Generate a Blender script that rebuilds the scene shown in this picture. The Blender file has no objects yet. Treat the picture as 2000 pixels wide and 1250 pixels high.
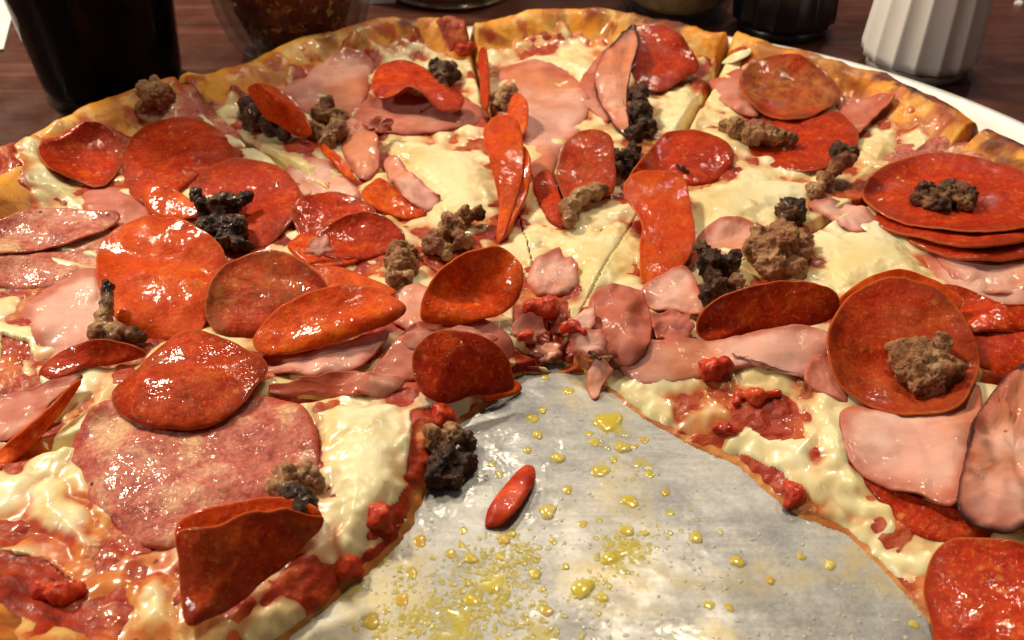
import bpy, bmesh, math, random
import numpy as np
from mathutils import Vector

# ------------------------------------------------------------------ camera, world, lamps, exposure
CM = 0.01                       # all numbers below are centimetres, meshes are made in metres
F, TH, CH = 1850.0, math.radians(38.0), 17.0      # focal length in photo pixels, pitch, camera height over the tray
scene = bpy.context.scene
col = scene.collection
cam_d = bpy.data.cameras.new('camera')
cam = bpy.data.objects.new('camera', cam_d); col.objects.link(cam)
cam_d.sensor_width = 36.0
cam_d.lens = 36.0 * F / 2000.0
cam_d.clip_start = 0.01; cam_d.clip_end = 60.0
cam.location = (0, 0, CH * CM)
cam.rotation_euler = (math.pi / 2 - TH, 0, 0)
cam_d.dof.use_dof = True
cam_d.dof.focus_distance = 0.255
cam_d.dof.aperture_fstop = 24.0
scene.camera = cam

world = bpy.data.worlds.new('World'); scene.world = world
world.use_nodes = True
wbg = world.node_tree.nodes['Background']
wbg.inputs[0].default_value = (1.0, 0.86, 0.74, 1)
wbg.inputs[1].default_value = 0.03

def lamp(name, loc, target, size, power, color):
    d = bpy.data.lights.new(name, 'AREA'); d.shape = 'DISK'; d.size = size; d.energy = power; d.color = color
    o = bpy.data.objects.new(name, d); col.objects.link(o)
    o.location = loc
    o.rotation_euler = (Vector(target) - Vector(loc)).to_track_quat('-Z', 'Y').to_euler()
    return o
lamp('ceiling_lamp', (-0.60, 0.72, 0.80), (0.04, 0.30, 0), 0.13, 11.5, (1.0, 0.84, 0.60))
lamp('ceiling_lamp', (0.20, 0.74, 1.15), (0.0, 0.24, 0), 0.16, 5.5, (1.0, 0.82, 0.58))
lamp('ceiling_lamp', (-0.10, 1.50, 1.40), (0.0, 0.2, 0), 0.14, 4.4, (1.0, 0.86, 0.66))
lamp('ceiling_lamp', (0.75, 1.55, 1.30), (0.0, 0.2, 0), 0.08, 2.0, (0.92, 0.86, 0.86))
lamp('ceiling_lamp', (-1.00, -0.05, 0.62), (0.12, 0.40, 0.03), 0.12, 3.6, (1.0, 0.92, 0.80))
lamp('ceiling_lamp', (0.45, -0.45, 1.2), (0, 0.25, 0), 0.12, 0.6, (1.0, 0.92, 0.82))
vs = scene.view_settings
vs.view_transform = 'Standard'; vs.look = 'None'; vs.gamma = 1.0; vs.use_curve_mapping = False
vs.exposure = -0.05
scene.cycles.use_denoising = True
scene.cycles.max_bounces = 8
scene.cycles.transparent_max_bounces = 8

# ------------------------------------------------------------------ numeric helpers
rng = np.random.default_rng(7)
_perm = rng.permutation(256); _perm = np.r_[_perm, _perm, _perm]
_grad = rng.normal(size=(256, 3)); _grad /= np.linalg.norm(_grad, axis=1)[:, None]
def pn(p):
    """gradient noise, p (...,3), about -1..1"""
    p = np.asarray(p, float); i = np.floor(p).astype(int); f = p - i
    w = f * f * f * (f * (f * 6 - 15) + 10); i &= 255
    out = 0.0
    for dx in (0, 1):
        for dy in (0, 1):
            for dz in (0, 1):
                h = _perm[_perm[_perm[(i[..., 0] + dx) & 255] + ((i[..., 1] + dy) & 255)] + ((i[..., 2] + dz) & 255)]
                g = _grad[h]
                d = g[..., 0] * (f[..., 0] - dx) + g[..., 1] * (f[..., 1] - dy) + g[..., 2] * (f[..., 2] - dz)
                ww = (w[..., 0] if dx else 1 - w[..., 0]) * (w[..., 1] if dy else 1 - w[..., 1]) * (w[..., 2] if dz else 1 - w[..., 2])
                out = out + ww * d
    return out * 1.6
_ga = rng.uniform(0, 2 * np.pi, 256); _gx, _gy = np.cos(_ga).astype(np.float32), np.sin(_ga).astype(np.float32)
def n2(x, y, s, k=0.0):
    """plane gradient noise, about -1..1"""
    px = (np.asarray(x) * s + k * 7.3 + 500.37).astype(np.float32); py = (np.asarray(y) * s - k * 3.1 + 500.71).astype(np.float32)
    ix = np.floor(px).astype(np.int32); iy = np.floor(py).astype(np.int32); fx = px - ix; fy = py - iy
    wx = fx * fx * fx * (fx * (fx * 6 - 15) + 10); wy = fy * fy * fy * (fy * (fy * 6 - 15) + 10)
    a = _perm[ix & 255]; b = _perm[(ix + 1) & 255]; j0 = iy & 255; j1 = (iy + 1) & 255
    def g(h, dx, dy): return _gx[h] * dx + _gy[h] * dy
    lo = g(_perm[a + j0], fx, fy) * (1 - wx) + g(_perm[b + j0], fx - 1, fy) * wx
    hi = g(_perm[a + j1], fx, fy - 1) * (1 - wx) + g(_perm[b + j1], fx - 1, fy - 1) * wx
    return (lo * (1 - wy) + hi * wy).astype(float) * 1.45
def fbm2(x, y, s, k=0.0, o=3):
    a, t = 1.0, 0.0
    for j in range(o):
        t = t + a * n2(x, y, s * 2 ** j, k + j); a *= 0.5
    return t
def sstep(a, b, x):
    t = np.clip((x - a) / (b - a), 0, 1); return t * t * (3 - 2 * t)
sT, cT = math.sin(TH), math.cos(TH)
def P(u, v, z=0.0):
    """photo pixel -> point at height z (cm)"""
    a = (np.asarray(u, float) - 1000) / F; b = (625 - np.asarray(v, float)) / F
    k = (CH - z) / np.maximum(sT - b * cT, 0.03)
    return a * k, (cT + b * sT) * k
def depth(x, y, z):
    return y * cT + (CH - z) * sT
def seg_dist(x, y, pl):
    pl = np.asarray(pl, float); d = np.full(np.shape(x), 1e9)
    for (ax, ay), (bx, by) in zip(pl[:-1], pl[1:]):
        vx, vy = bx - ax, by - ay; L = vx * vx + vy * vy + 1e-12
        t = np.clip(((x - ax) * vx + (y - ay) * vy) / L, 0, 1)
        d = np.minimum(d, np.hypot(x - ax - t * vx, y - ay - t * vy))
    return d
def inside(x, y, pl):
    pl = np.asarray(pl, float); r = np.zeros(np.shape(x), bool)
    for (ax, ay), (bx, by) in zip(pl, np.roll(pl, -1, 0)):
        if ay == by: continue
        c = ((ay > y) != (by > y)) & (x < (bx - ax) * (y - ay) / (by - ay) + ax)
        r ^= c
    return r
def sdpoly(x, y, pl):
    pl = np.asarray(pl, float)
    d = seg_dist(x, y, np.r_[pl, pl[:1]])
    return np.where(inside(x, y, pl), d, -d)

# ------------------------------------------------------------------ object helpers
def link(name, verts, faces, mat, parent=None, origin=None, smooth=True, attrs=None, cols=None):
    """verts in cm (N,3); returns a mesh object with its origin at 'origin' (cm)"""
    v = np.asarray(verts, float)
    if origin is None:
        origin = (0, 0, 0) if parent is not None else np.array([v[:, 0].mean(), v[:, 1].mean(), v[:, 2].min()])
    origin = np.asarray(origin, float)
    me = bpy.data.meshes.new(name)
    base = np.array(parent.location) / CM if parent is not None else 0
    if parent is not None: origin = base
    me.from_pydata(((v - origin) * CM).tolist(), [], faces if isinstance(faces, list) else faces.tolist())
    if smooth: me.polygons.foreach_set('use_smooth', np.ones(len(me.polygons), bool))
    for k, a in (attrs or {}).items():
        at = me.attributes.new(k, 'FLOAT', 'POINT'); at.data.foreach_set('value', np.asarray(a, np.float32))
    if cols is not None:
        at = me.attributes.new('Col', 'FLOAT_COLOR', 'POINT')
        c4 = np.c_[cols, np.ones(len(cols))].astype(np.float32); at.data.foreach_set('color', c4.ravel())
    me.update()
    o = bpy.data.objects.new(name, me); col.objects.link(o)
    if mat is not None: me.materials.append(mat)
    if parent is not None: o.parent = parent
    else: o.location = origin * CM
    return o
def tag(o, label, cat, group=None, kind=None):
    if label: o['label'] = label
    if cat: o['category'] = cat
    if group: o['group'] = group
    if kind: o['kind'] = kind
    return o
def empty(name, loc):
    o = bpy.data.objects.new(name, None); col.objects.link(o)
    o.location = np.asarray(loc, float) * CM; o.empty_display_size = 0.01
    return o
def lathe(prof, cx, cy, n=64, mod=None, close=False):
    """prof [(r,z)] -> verts, faces; mod(theta)->radius multiplier"""
    th = np.linspace(0, 2 * np.pi, n, endpoint=False)
    m = np.ones(n) if mod is None else mod(th)
    V = []
    for r, z in prof:
        V.append(np.c_[cx + r * m * np.cos(th), cy + r * m * np.sin(th), np.full(n, z)])
    V = np.concatenate(V); Fc = []
    for j in range(len(prof) - 1):
        for i in range(n):
            a, b = j * n + i, j * n + (i + 1) % n
            Fc.append([a, b, b + n, a + n])
    if close:
        Fc.append(list(range(n))[::-1]); Fc.append([(len(prof) - 1) * n + i for i in range(n)])
    return V, Fc

# ------------------------------------------------------------------ materials
class M:
    def __init__(s, name, **kw):
        s.m = bpy.data.materials.new(name); s.m.use_nodes = True
        s.nt = s.m.node_tree; s.b = s.nt.nodes['Principled BSDF']
        s.co = None
        for k, v in kw.items(): s.set(k, v)
    def set(s, k, v):
        k = k.replace('_', ' ')
        if hasattr(v, 'is_output') or isinstance(v, bpy.types.NodeSocket): s.nt.links.new(v, s.b.inputs[k])
        else:
            if isinstance(v, tuple) and len(v) == 3 and s.b.inputs[k].type == 'RGBA': v = v + (1,)
            s.b.inputs[k].default_value = v
    def node(s, t, **kw):
        n = s.nt.nodes.new(t)
        for k, v in kw.items(): setattr(n, k, v)
        return n
    def l(s, a, b): s.nt.links.new(a, b)
    def inp(s, sock, v):
        if isinstance(v, bpy.types.NodeSocket): s.l(v, sock)
        else:
            if isinstance(v, tuple) and len(v) == 3 and sock.type == 'RGBA': v = v + (1,)
            sock.default_value = v
    def coord(s, scale=None):
        if s.co is None:
            tc = s.node('ShaderNodeTexCoord'); oi = s.node('ShaderNodeObjectInfo')
            mul = s.node('ShaderNodeMath', operation='MULTIPLY'); mul.inputs[1].default_value = 3.7
            s.l(oi.outputs['Random'], mul.inputs[0])
            add = s.node('ShaderNodeVectorMath', operation='ADD')
            s.l(tc.outputs['Object'], add.inputs[0]); s.l(mul.outputs[0], add.inputs[1])
            s.co = add.outputs[0]; s.rand = oi.outputs['Random']
        if scale is None: return s.co
        mp = s.node('ShaderNodeVectorMath', operation='MULTIPLY'); s.l(s.co, mp.inputs[0]); mp.inputs[1].default_value = scale
        return mp.outputs[0]
    def noise(s, scale, detail=4, rough=0.55, dist=0.0, vec=None):
        n = s.node('ShaderNodeTexNoise'); n.inputs['Scale'].default_value = scale; n.inputs['Detail'].default_value = detail
        n.inputs['Roughness'].default_value = rough; n.inputs['Distortion'].default_value = dist
        s.l(vec or s.coord(), n.inputs['Vector']); return n.outputs['Fac']
    def vor(s, scale, feature='F1', out='Distance', vec=None):
        n = s.node('ShaderNodeTexVoronoi', feature=feature); n.inputs['Scale'].default_value = scale
        s.l(vec or s.coord(), n.inputs['Vector']); return n.outputs[out]
    def ramp(s, fac, stops, interp='EASE'):
        r = s.node('ShaderNodeValToRGB'); r.color_ramp.interpolation = interp
        e = r.color_ramp.elements
        while len(e) < len(stops): e.new(0.5)
        for q, (p, c) in zip(e, stops):
            q.position = p; q.color = (c, c, c, 1) if isinstance(c, (int, float)) else tuple(c) + (1,)
        s.l(fac, r.inputs[0]); return r.outputs[0]
    def mix(s, fac, a, b, mode='MIX'):
        n = s.node('ShaderNodeMix', data_type='RGBA', blend_type=mode)
        s.inp(n.inputs[0], fac); s.inp(n.inputs[6], a); s.inp(n.inputs[7], b); return n.outputs[2]
    def math(s, op, a, b=0.0, clamp=False):
        n = s.node('ShaderNodeMath', operation=op, use_clamp=clamp); s.inp(n.inputs[0], a); s.inp(n.inputs[1], b); return n.outputs[0]
    def attr(s, name, out='Fac'):
        n = s.node('ShaderNodeAttribute', attribute_name=name); return n.outputs[out]
    def bump(s, layers, dist=0.001):
        prev = None
        for h, st, d in layers:
            b = s.node('ShaderNodeBump'); b.inputs['Strength'].default_value = st; b.inputs['Distance'].default_value = d
            s.l(h, b.inputs['Height'])
            if prev is not None: s.l(prev, b.inputs['Normal'])
            prev = b.outputs[0]
        s.l(prev, s.b.inputs['Normal']); return prev

def grease(m, w, scale=520, st=0.9, d=0.0009, rough=0.05, patch=48, lo=0.46, dry=0.12):
    # wet patches: a clear coat with its own fine beaded relief
    g = m.noise(scale, 2, 0.5); big = m.noise(scale * 0.16, 3, 0.5)
    b0 = m.node('ShaderNodeBump'); b0.inputs['Strength'].default_value = 0.6; b0.inputs['Distance'].default_value = d * 5.0; m.l(big, b0.inputs['Height'])
    b = m.node('ShaderNodeBump'); b.inputs['Strength'].default_value = st; b.inputs['Distance'].default_value = d
    m.l(g, b.inputs['Height']); m.l(b0.outputs[0], b.inputs['Normal']); m.l(b.outputs[0], m.b.inputs['Coat Normal'])
    m.set('Coat_Weight', m.ramp(m.noise(patch, 4, 0.6), [(lo, w * dry), (lo + 0.10, w)])); m.set('Coat_Roughness', rough)
def sss(m, w, r, scale=0.002):
    m.set('Subsurface_Weight', w); m.set('Subsurface_Radius', r); m.set('Subsurface_Scale', scale)

def make_pepperoni(name, orange):
    m = M(name); m.coord()
    n1 = m.noise(140, 7, 0.72, 0.3)
    n0 = m.noise(42, 4, 0.6)
    if orange:
        c = m.ramp(n1, [(0.34, (0.56, 0.040, 0.003)), (0.48, (0.78, 0.100, 0.004)), (0.66, (0.88, 0.22, 0.012))])
        d = (0.68, 0.060, 0.005)
    else:
        c = m.ramp(n1, [(0.34, (0.30, 0.010, 0.003)), (0.48, (0.54, 0.030, 0.005)), (0.66, (0.74, 0.105, 0.012))])
        d = (0.50, 0.038, 0.008)
    c = m.mix(m.ramp(n0, [(0.40, 0.0), (0.66, 0.85)]), c, d)
    gr = m.noise(900, 3, 0.7)
    g2 = m.noise(330, 4, 0.75)
    c = m.mix(0.62, c, m.ramp(g2, [(0.38, (0.55, 0.36, 0.34)), (0.60, (1.0, 1.0, 1.0))]), 'MULTIPLY')
    c = m.mix(m.math('MULTIPLY', m.ramp(gr, [(0.54, 0.0), (0.68, 1.0)]), 0.5), c, (0.80, 0.26, 0.05))
    sp = m.ramp(m.vor(300), [(0.08, 1.0), (0.34, 0.0)])
    gate = m.ramp(m.noise(150, 3), [(0.47, 0.0), (0.64, 0.7)])
    c = m.mix(m.math('MULTIPLY', sp, gate), c, (0.74, 0.30, 0.085))
    c = m.mix(m.math('MULTIPLY', m.rand, 0.35), c, (0.34, 0.022, 0.005) if not orange else (0.58, 0.055, 0.004))
    bn = m.math('MULTIPLY', m.attr('brown'), m.ramp(m.noise(60, 5, 0.6), [(0.36, 0.1), (0.62, 1.0)]))
    c = m.mix(bn, c, m.ramp(m.noise(260, 5, 0.7), [(0.35, (0.20, 0.045, 0.010)), (0.65, (0.46, 0.17, 0.045))]))
    rz = m.math('ADD', m.attr('edge'), m.math('MULTIPLY', m.math('SUBTRACT', m.noise(65, 4, 0.6), 0.5), 0.7))
    c = m.mix(m.ramp(rz, [(0.78, 0.0), (1.05, 0.55)]), c, (0.20, 0.020, 0.006) if not orange else (0.42, 0.035, 0.004))
    e = m.ramp(m.attr('edge'), [(0.97, 0.0), (0.995, 0.45)])
    c = m.mix(e, c, (0.62, 0.17, 0.03))
    m.set('Base_Color', c)
    m.set('Roughness', 0.42); m.set('Specular_IOR_Level', 0.08)
    grease(m, 0.75, 620, 1.0, 0.00024, 0.05, lo=0.49, dry=0.04)
    sss(m, 0.3, (1.0, 0.25, 0.06), 0.0018)
    m.bump([(m.noise(60, 4, 0.55), 0.5, 0.0012), (m.noise(480, 5, 0.7), 0.6, 0.0006)])
    return m.m
PEP = make_pepperoni('pepperoni_red', False)
PEPO = make_pepperoni('pepperoni_orange', True)

def make_ham(name, browned):
    m = M(name); m.coord()
    n1 = m.noise(32, 5, 0.55, 0.4)
    c = m.ramp(n1, [(0.30, (0.64, 0.27, 0.22)), (0.5, (0.76, 0.41, 0.34)), (0.70, (0.85, 0.57, 0.49))])
    if browned: c = m.ramp(n1, [(0.30, (0.36, 0.065, 0.050)), (0.5, (0.56, 0.18, 0.13)), (0.70, (0.74, 0.40, 0.30))])
    oil = m.ramp(m.noise(26, 4, 0.6), [(0.46, 0.0), (0.66, 0.85)])
    c = m.mix(oil, c, (0.62, 0.18, 0.06) if not browned else (0.44, 0.07, 0.022))
    ed = m.math('ADD', m.attr('edge'), m.math('MULTIPLY', m.math('SUBTRACT', m.noise(60, 4), 0.5), 0.9))
    c = m.mix(m.ramp(ed, [(0.66, 0.0), (1.10, 0.85)]), c, (0.46, 0.090, 0.050))
    fib = m.noise(1.0, 4, 0.6, 0.5, vec=m.coord((60, 230, 120)))
    c = m.mix(0.08, c, m.ramp(fib, [(0.35, (0.45, 0.16, 0.12)), (0.65, (0.95, 0.70, 0.62))]))
    e = m.ramp(m.attr('edge'), [(0.98, 0.0), (0.998, 0.8)])
    c = m.mix(m.math('MULTIPLY', e, m.ramp(m.noise(50, 2), [(0.50, 0.0), (0.60, 1.0)])), c, (0.16, 0.035, 0.02))
    bedge = m.math('ADD', m.attr('edge'), m.math('MULTIPLY', m.math('SUBTRACT', m.noise(90, 3), 0.5), 0.22))
    c = m.mix(m.math('MULTIPLY', m.attr('brown'), m.ramp(bedge, [(0.90, 0.0), (0.99, 1.0)])), c, (0.018, 0.008, 0.012))
    holes = m.math('MULTIPLY', m.ramp(m.vor(110), [(0.04, 1.0), (0.07, 0.0)]), m.ramp(m.noise(80, 1), [(0.55, 0.0), (0.6, 0.8)]))
    c = m.mix(holes, c, (0.22, 0.06, 0.03))
    m.set('Base_Color', c); m.set('Roughness', 0.46); m.set('Specular_IOR_Level', 0.15)
    grease(m, 0.38, 420, 0.9, 0.0003, 0.09, lo=0.52, dry=0.2)
    sss(m, 0.35, (1.0, 0.45, 0.3), 0.0016)
    m.bump([(m.noise(45, 4), 0.6, 0.0014), (m.noise(300, 4, 0.65), 0.3, 0.0006)])
    return m.m
HAM = make_ham('ham_pink', False)
HAMB = make_ham('ham_browned', True)

def make_salami():
    m = M('salami'); m.coord()
    c = m.ramp(m.noise(85, 7, 0.7, 0.5), [(0.34, (0.34, 0.045, 0.038)), (0.48, (0.54, 0.15, 0.11)), (0.63, (0.70, 0.34, 0.23))])
    fat = m.ramp(m.noise(52, 5, 0.6), [(0.53, 0.0), (0.66, 0.8)])
    c = m.mix(fat, c, (0.76, 0.48, 0.27))
    c = m.mix(0.5, c, m.ramp(m.noise(800, 3, 0.7), [(0.36, (0.5, 0.42, 0.42)), (0.64, (1.3, 1.3, 1.3))]), 'MULTIPLY')
    pep = m.math('MULTIPLY', m.ramp(m.vor(150), [(0.06, 1.0), (0.11, 0.0)]), m.ramp(m.noise(100, 2), [(0.47, 0.0), (0.55, 1.0)]))
    c = m.mix(pep, c, (0.035, 0.018, 0.012))
    e = m.ramp(m.attr('edge'), [(0.92, 0.0), (0.99, 0.7)])
    c = m.mix(e, c, (0.46, 0.06, 0.025))
    m.set('Base_Color', c); m.set('Roughness', 0.45); m.set('Specular_IOR_Level', 0.15)
    grease(m, 0.7, 420, 1.0, 0.0005, 0.06, lo=0.48)
    sss(m, 0.3, (1.0, 0.4, 0.25), 0.0015)
    m.bump([(m.noise(60, 5, 0.6), 0.8, 0.0018), (m.noise(360, 4, 0.65), 0.5, 0.0008)])
    return m.m
SAL = make_salami()

def make_sausage():
    m = M('sausage_meat'); m.coord()
    c = m.ramp(m.noise(130, 6, 0.65), [(0.30, (0.18, 0.056, 0.024)), (0.48, (0.38, 0.175, 0.075)), (0.66, (0.62, 0.39, 0.20))])
    c = m.mix(m.ramp(m.noise(70, 3), [(0.52, 0.0), (0.70, 0.7)]), c, (0.30, 0.075, 0.045))
    ch = m.math('ADD', m.attr('char'), m.math('MULTIPLY', m.math('SUBTRACT', m.noise(110, 6, 0.65), 0.5), 1.9))
    ch = m.ramp(ch, [(0.25, 0.0), (0.95, 1.0)])
    dark = m.ramp(m.noise(190, 6, 0.7), [(0.35, (0.013, 0.006, 0.005)), (0.52, (0.058, 0.022, 0.011)), (0.68, (0.18, 0.072, 0.028))])
    c = m.mix(ch, c, dark)
    m.set('Base_Color', c); m.set('Roughness', m.ramp(m.noise(280, 3), [(0.35, 0.28), (0.65, 0.62)]))
    m.set('Specular_IOR_Level', 0.3); grease(m, 0.4, 420, 0.9, 0.0004, 0.09, lo=0.5)
    sss(m, 0.15, (1.0, 0.5, 0.25), 0.001)
    m.bump([(m.noise(210, 6, 0.7), 0.9, 0.0020), (m.vor(330), 0.5, 0.0010), (m.noise(620, 5, 0.7), 0.6, 0.0008)])
    return m.m
SAU = make_sausage()

def make_cheese():
    m = M('melted_cheese'); m.coord()
    c = m.ramp(m.noise(26, 4, 0.55, 0.5), [(0.32, (0.84, 0.69, 0.34)), (0.5, (0.88, 0.78, 0.47)), (0.68, (0.90, 0.84, 0.58))])
    oil = m.ramp(m.noise(42, 4, 0.6), [(0.56, 0.0), (0.72, 0.7)])
    c = m.mix(oil, c, (0.78, 0.50, 0.11))
    br = m.ramp(m.noise(85, 5, 0.65, 0.8), [(0.63, 0.0), (0.75, 0.6)])
    tan = m.ramp(m.noise(24, 5, 0.6, 0.6), [(0.50, 0.0), (0.68, 0.6)])
    c = m.mix(tan, c, (0.76, 0.47, 0.15))
    c = m.mix(br, c, (0.52, 0.19, 0.055))
    thin = m.attr('thin')
    th = m.ramp(m.math('ADD', thin, m.math('MULTIPLY', m.math('SUBTRACT', m.noise(55, 4), 0.5), 0.6)), [(0.28, 0.0), (0.95, 1.0)])
    c = m.mix(th, c, m.ramp(m.noise(75, 5, 0.65), [(0.35, (0.46, 0.060, 0.018)), (0.52, (0.66, 0.22, 0.06)), (0.68, (0.80, 0.50, 0.18))]))
    m.set('Base_Color', c); m.set('Roughness', m.ramp(m.noise(90, 3), [(0.3, 0.22), (0.7, 0.42)]))
    m.set('Specular_IOR_Level', 0.3); grease(m, 0.35, 110, 0.4, 0.0003, 0.07)
    sss(m, 0.5, (1.0, 0.7, 0.35), 0.003)
    m.bump([(m.noise(30, 3), 0.2, 0.0016), (m.noise(190, 4, 0.6), 0.08, 0.0005)])
    return m.m
CHE = make_cheese()

def make_sauce():
    m = M('tomato_sauce'); m.coord()
    c = m.ramp(m.noise(90, 5, 0.6, 0.4), [(0.3, (0.18, 0.010, 0.005)), (0.5, (0.38, 0.034, 0.009)), (0.7, (0.58, 0.120, 0.024))])
    c = m.mix(m.ramp(m.noise(50, 4, 0.6), [(0.52, 0.0), (0.7, 0.8)]), c, (0.68, 0.30, 0.09))
    m.set('Base_Color', c); m.set('Roughness', 0.45); m.set('Specular_IOR_Level', 0.25); grease(m, 0.3, 260, 0.9, 0.0005, 0.09, lo=0.5)
    sss(m, 0.25, (1.0, 0.25, 0.1), 0.0015)
    m.bump([(m.noise(110, 4, 0.6), 0.7, 0.0016), (m.noise(420, 3), 0.4, 0.0006)])
    return m.m
SAUCE = make_sauce()

def make_tomato():
    m = M('tomato_flesh'); m.coord()
    c = m.ramp(m.noise(160, 4), [(0.3, (0.38, 0.014, 0.006)), (0.7, (0.70, 0.085, 0.02))])
    m.set('Base_Color', c); m.set('Roughness', 0.4); m.set('Specular_IOR_Level', 0.3); grease(m, 0.35, 300, 0.8, 0.0005, 0.08)
    sss(m, 0.35, (1.0, 0.2, 0.08), 0.002)
    m.bump([(m.noise(240, 4), 0.5, 0.0009)])
    return m.m
TOM = make_tomato()

def make_dough():
    m = M('baked_dough'); m.coord()
    c = m.attr('Col', 'Color')
    fine = m.ramp(m.noise(170, 5, 0.65), [(0.3, (0.62, 0.50, 0.40)), (0.6, (1.0, 1.0, 1.0))])
    c = m.mix(0.45, c, fine, 'MULTIPLY')
    sp = m.ramp(m.noise(75, 4, 0.6, 0.6), [(0.60, 0.0), (0.72, 0.6)])
    c = m.mix(m.math('MULTIPLY', sp, m.attr('rimtop')), c, (0.46, 0.085, 0.018))
    m.set('Base_Color', c); m.set('Roughness', m.ramp(m.noise(110, 3), [(0.3, 0.3), (0.7, 0.6)]))
    m.set('Specular_IOR_Level', 0.3); grease(m, 0.3, 260, 0.8, 0.0004, 0.08, lo=0.52)
    sss(m, 0.25, (1.0, 0.55, 0.25), 0.002)
    m.bump([(m.noise(65, 4, 0.6), 0.35, 0.0012), (m.noise(320, 4, 0.65), 0.35, 0.0007)])
    return m.m
DOUGH = make_dough()

def make_tray():
    m = M('aluminium_tray'); tc = m.node('ShaderNodeTexCoord'); m.co = tc.outputs['Object']
    rot = m.node('ShaderNodeMapping'); rot.inputs['Rotation'].default_value = (0, 0, 0.62); rot.inputs['Scale'].default_value = (14, 330, 30)
    m.l(m.co, rot.inputs[0])
    scr = m.noise(1.0, 5, 0.6, vec=rot.outputs[0])
    rot2 = m.node('ShaderNodeMapping'); rot2.inputs['Rotation'].default_value = (0, 0, -0.9); rot2.inputs['Scale'].default_value = (40, 900, 30)
    m.l(m.co, rot2.inputs[0])
    scr2 = m.noise(1.0, 3, 0.6, vec=rot2.outputs[0])
    c = m.ramp(m.noise(38, 6, 0.6), [(0.3, (0.20, 0.208, 0.22)), (0.7, (0.36, 0.36, 0.352))])
    c = m.mix(0.12, c, m.ramp(scr, [(0.35, (0.16, 0.16, 0.16)), (0.65, (0.62, 0.61, 0.59))]))
    c = m.mix(0.08, c, m.ramp(m.noise(900, 4, 0.7), [(0.38, (0.14, 0.14, 0.14)), (0.62, (0.8, 0.79, 0.76))]))
    gz = m.ramp(m.noise(24, 5, 0.62, 0.6), [(0.48, 0.0), (0.64, 0.55)])
    gz = m.math('MULTIPLY', gz, m.ramp(m.noise(240, 5, 0.65), [(0.38, 0.3), (0.60, 1.0)]))
    c = m.mix(gz, c, (0.58, 0.47, 0.20))
    m.set('Base_Color', c)
    m.set('Metallic', m.math('SUBTRACT', 0.70, m.math('MULTIPLY', gz, 0.35)))
    m.set('Roughness', m.ramp(m.noise(120, 4), [(0.3, 0.36), (0.7, 0.55)]))
    m.set('Specular_IOR_Level', 0.4); grease(m, 0.45, 240, 0.5, 0.0004, 0.12)
    m.bump([(scr, 0.09, 0.0006), (scr2, 0.05, 0.0003), (m.noise(60, 3), 0.25, 0.0015), (m.noise(620, 5, 0.7), 0.07, 0.0004)])
    return m.m
TRAY = make_tray()

def make_oil(name, a, b, c, alpha):
    m = M(name); m.coord()
    m.set('Base_Color', m.mix(0.3, m.ramp(m.rand, [(0.0, a), (0.6, b), (1.0, c)]), m.ramp(m.noise(150, 3), [(0.3, a), (0.7, b)])))
    m.set('Roughness', 0.12); m.set('IOR', 1.45); m.set('Coat_Weight', 0.8); m.set('Coat_Roughness', 0.03)
    sss(m, 0.3, (1.0, 0.8, 0.2), 0.002)
    soft = m.math('ADD', m.attr('edge'), m.math('MULTIPLY', m.math('SUBTRACT', m.noise(260, 4, 0.6), 0.5), 0.7))
    m.set('Alpha', m.ramp(soft, [(0.35, alpha), (1.0, alpha * 0.12)], 'LINEAR'))
    m.bump([(m.noise(420, 3), 0.4, 0.0004)])
    return m.m
OILB = make_oil('grease_bead', (0.86, 0.80, 0.60), (0.88, 0.82, 0.55), (0.86, 0.72, 0.30), 0.5)
OIL = make_oil('grease', (0.88, 0.66, 0.02), (0.86, 0.70, 0.07), (0.86, 0.42, 0.02), 0.66)
OILP = make_oil('grease_film', (0.82, 0.68, 0.10), (0.84, 0.72, 0.16), (0.82, 0.62, 0.06), 0.5)
def make_wood():
    m = M('dark_wood_laminate'); tc = m.node('ShaderNodeTexCoord'); m.co = tc.outputs['Object']
    mp = m.node('ShaderNodeMapping'); mp.inputs['Scale'].default_value = (6, 120, 10); m.l(m.co, mp.inputs[0])
    g = m.noise(1.0, 6, 0.6, 0.4, vec=mp.outputs[0])
    c = m.ramp(g, [(0.25, (0.040, 0.011, 0.007)), (0.5, (0.090, 0.026, 0.016)), (0.75, (0.17, 0.058, 0.036))])
    m.set('Base_Color', c); m.set('Roughness', m.ramp(m.noise(60, 3), [(0.3, 0.28), (0.7, 0.42)]))
    m.bump([(g, 0.15, 0.0005)])
    return m.m
WOOD = make_wood()
def simple(name, colr, rough, metal=0.0, var=0.12, scale=80, **kw):
    m = M(name); m.coord()
    n = m.noise(scale, 4)
    lo = tuple(x * (1 - var) for x in colr); hi = tuple(min(1, x * (1 + var)) for x in colr)
    m.set('Base_Color', m.ramp(n, [(0.3, lo), (0.7, hi)])); m.set('Roughness', rough); m.set('Metallic', metal)
    for k, v in kw.items(): m.set(k, v)
    return m
def make_glass(name, tint, alpha=0.16):
    m = M(name); m.coord()
    m.set('Base_Color', m.ramp(m.noise(20, 2), [(0.3, tint), (0.7, tuple(min(1, t * 1.04) for t in tint))]))
    lw = m.node('ShaderNodeLayerWeight'); lw.inputs[0].default_value = 0.35
    m.set('Roughness', 0.04); m.set('IOR', 1.5); m.set('Alpha', m.ramp(lw.outputs['Facing'], [(0.0, alpha * 0.5), (0.9, 0.55)], 'LINEAR'))
    return m.m
GLASS = make_glass('clear_glass', (0.10, 0.10, 0.10), 0.06)
SODA = simple('dark_cola', (0.003, 0.0025, 0.003), 0.6, Specular_IOR_Level=0.05).m
CLEAR = make_glass('clear_plastic', (0.006, 0.007, 0.007), 0.1)
WHITEP = simple('white_plastic', (0.88, 0.88, 0.87), 0.4, var=0.03).m
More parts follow.
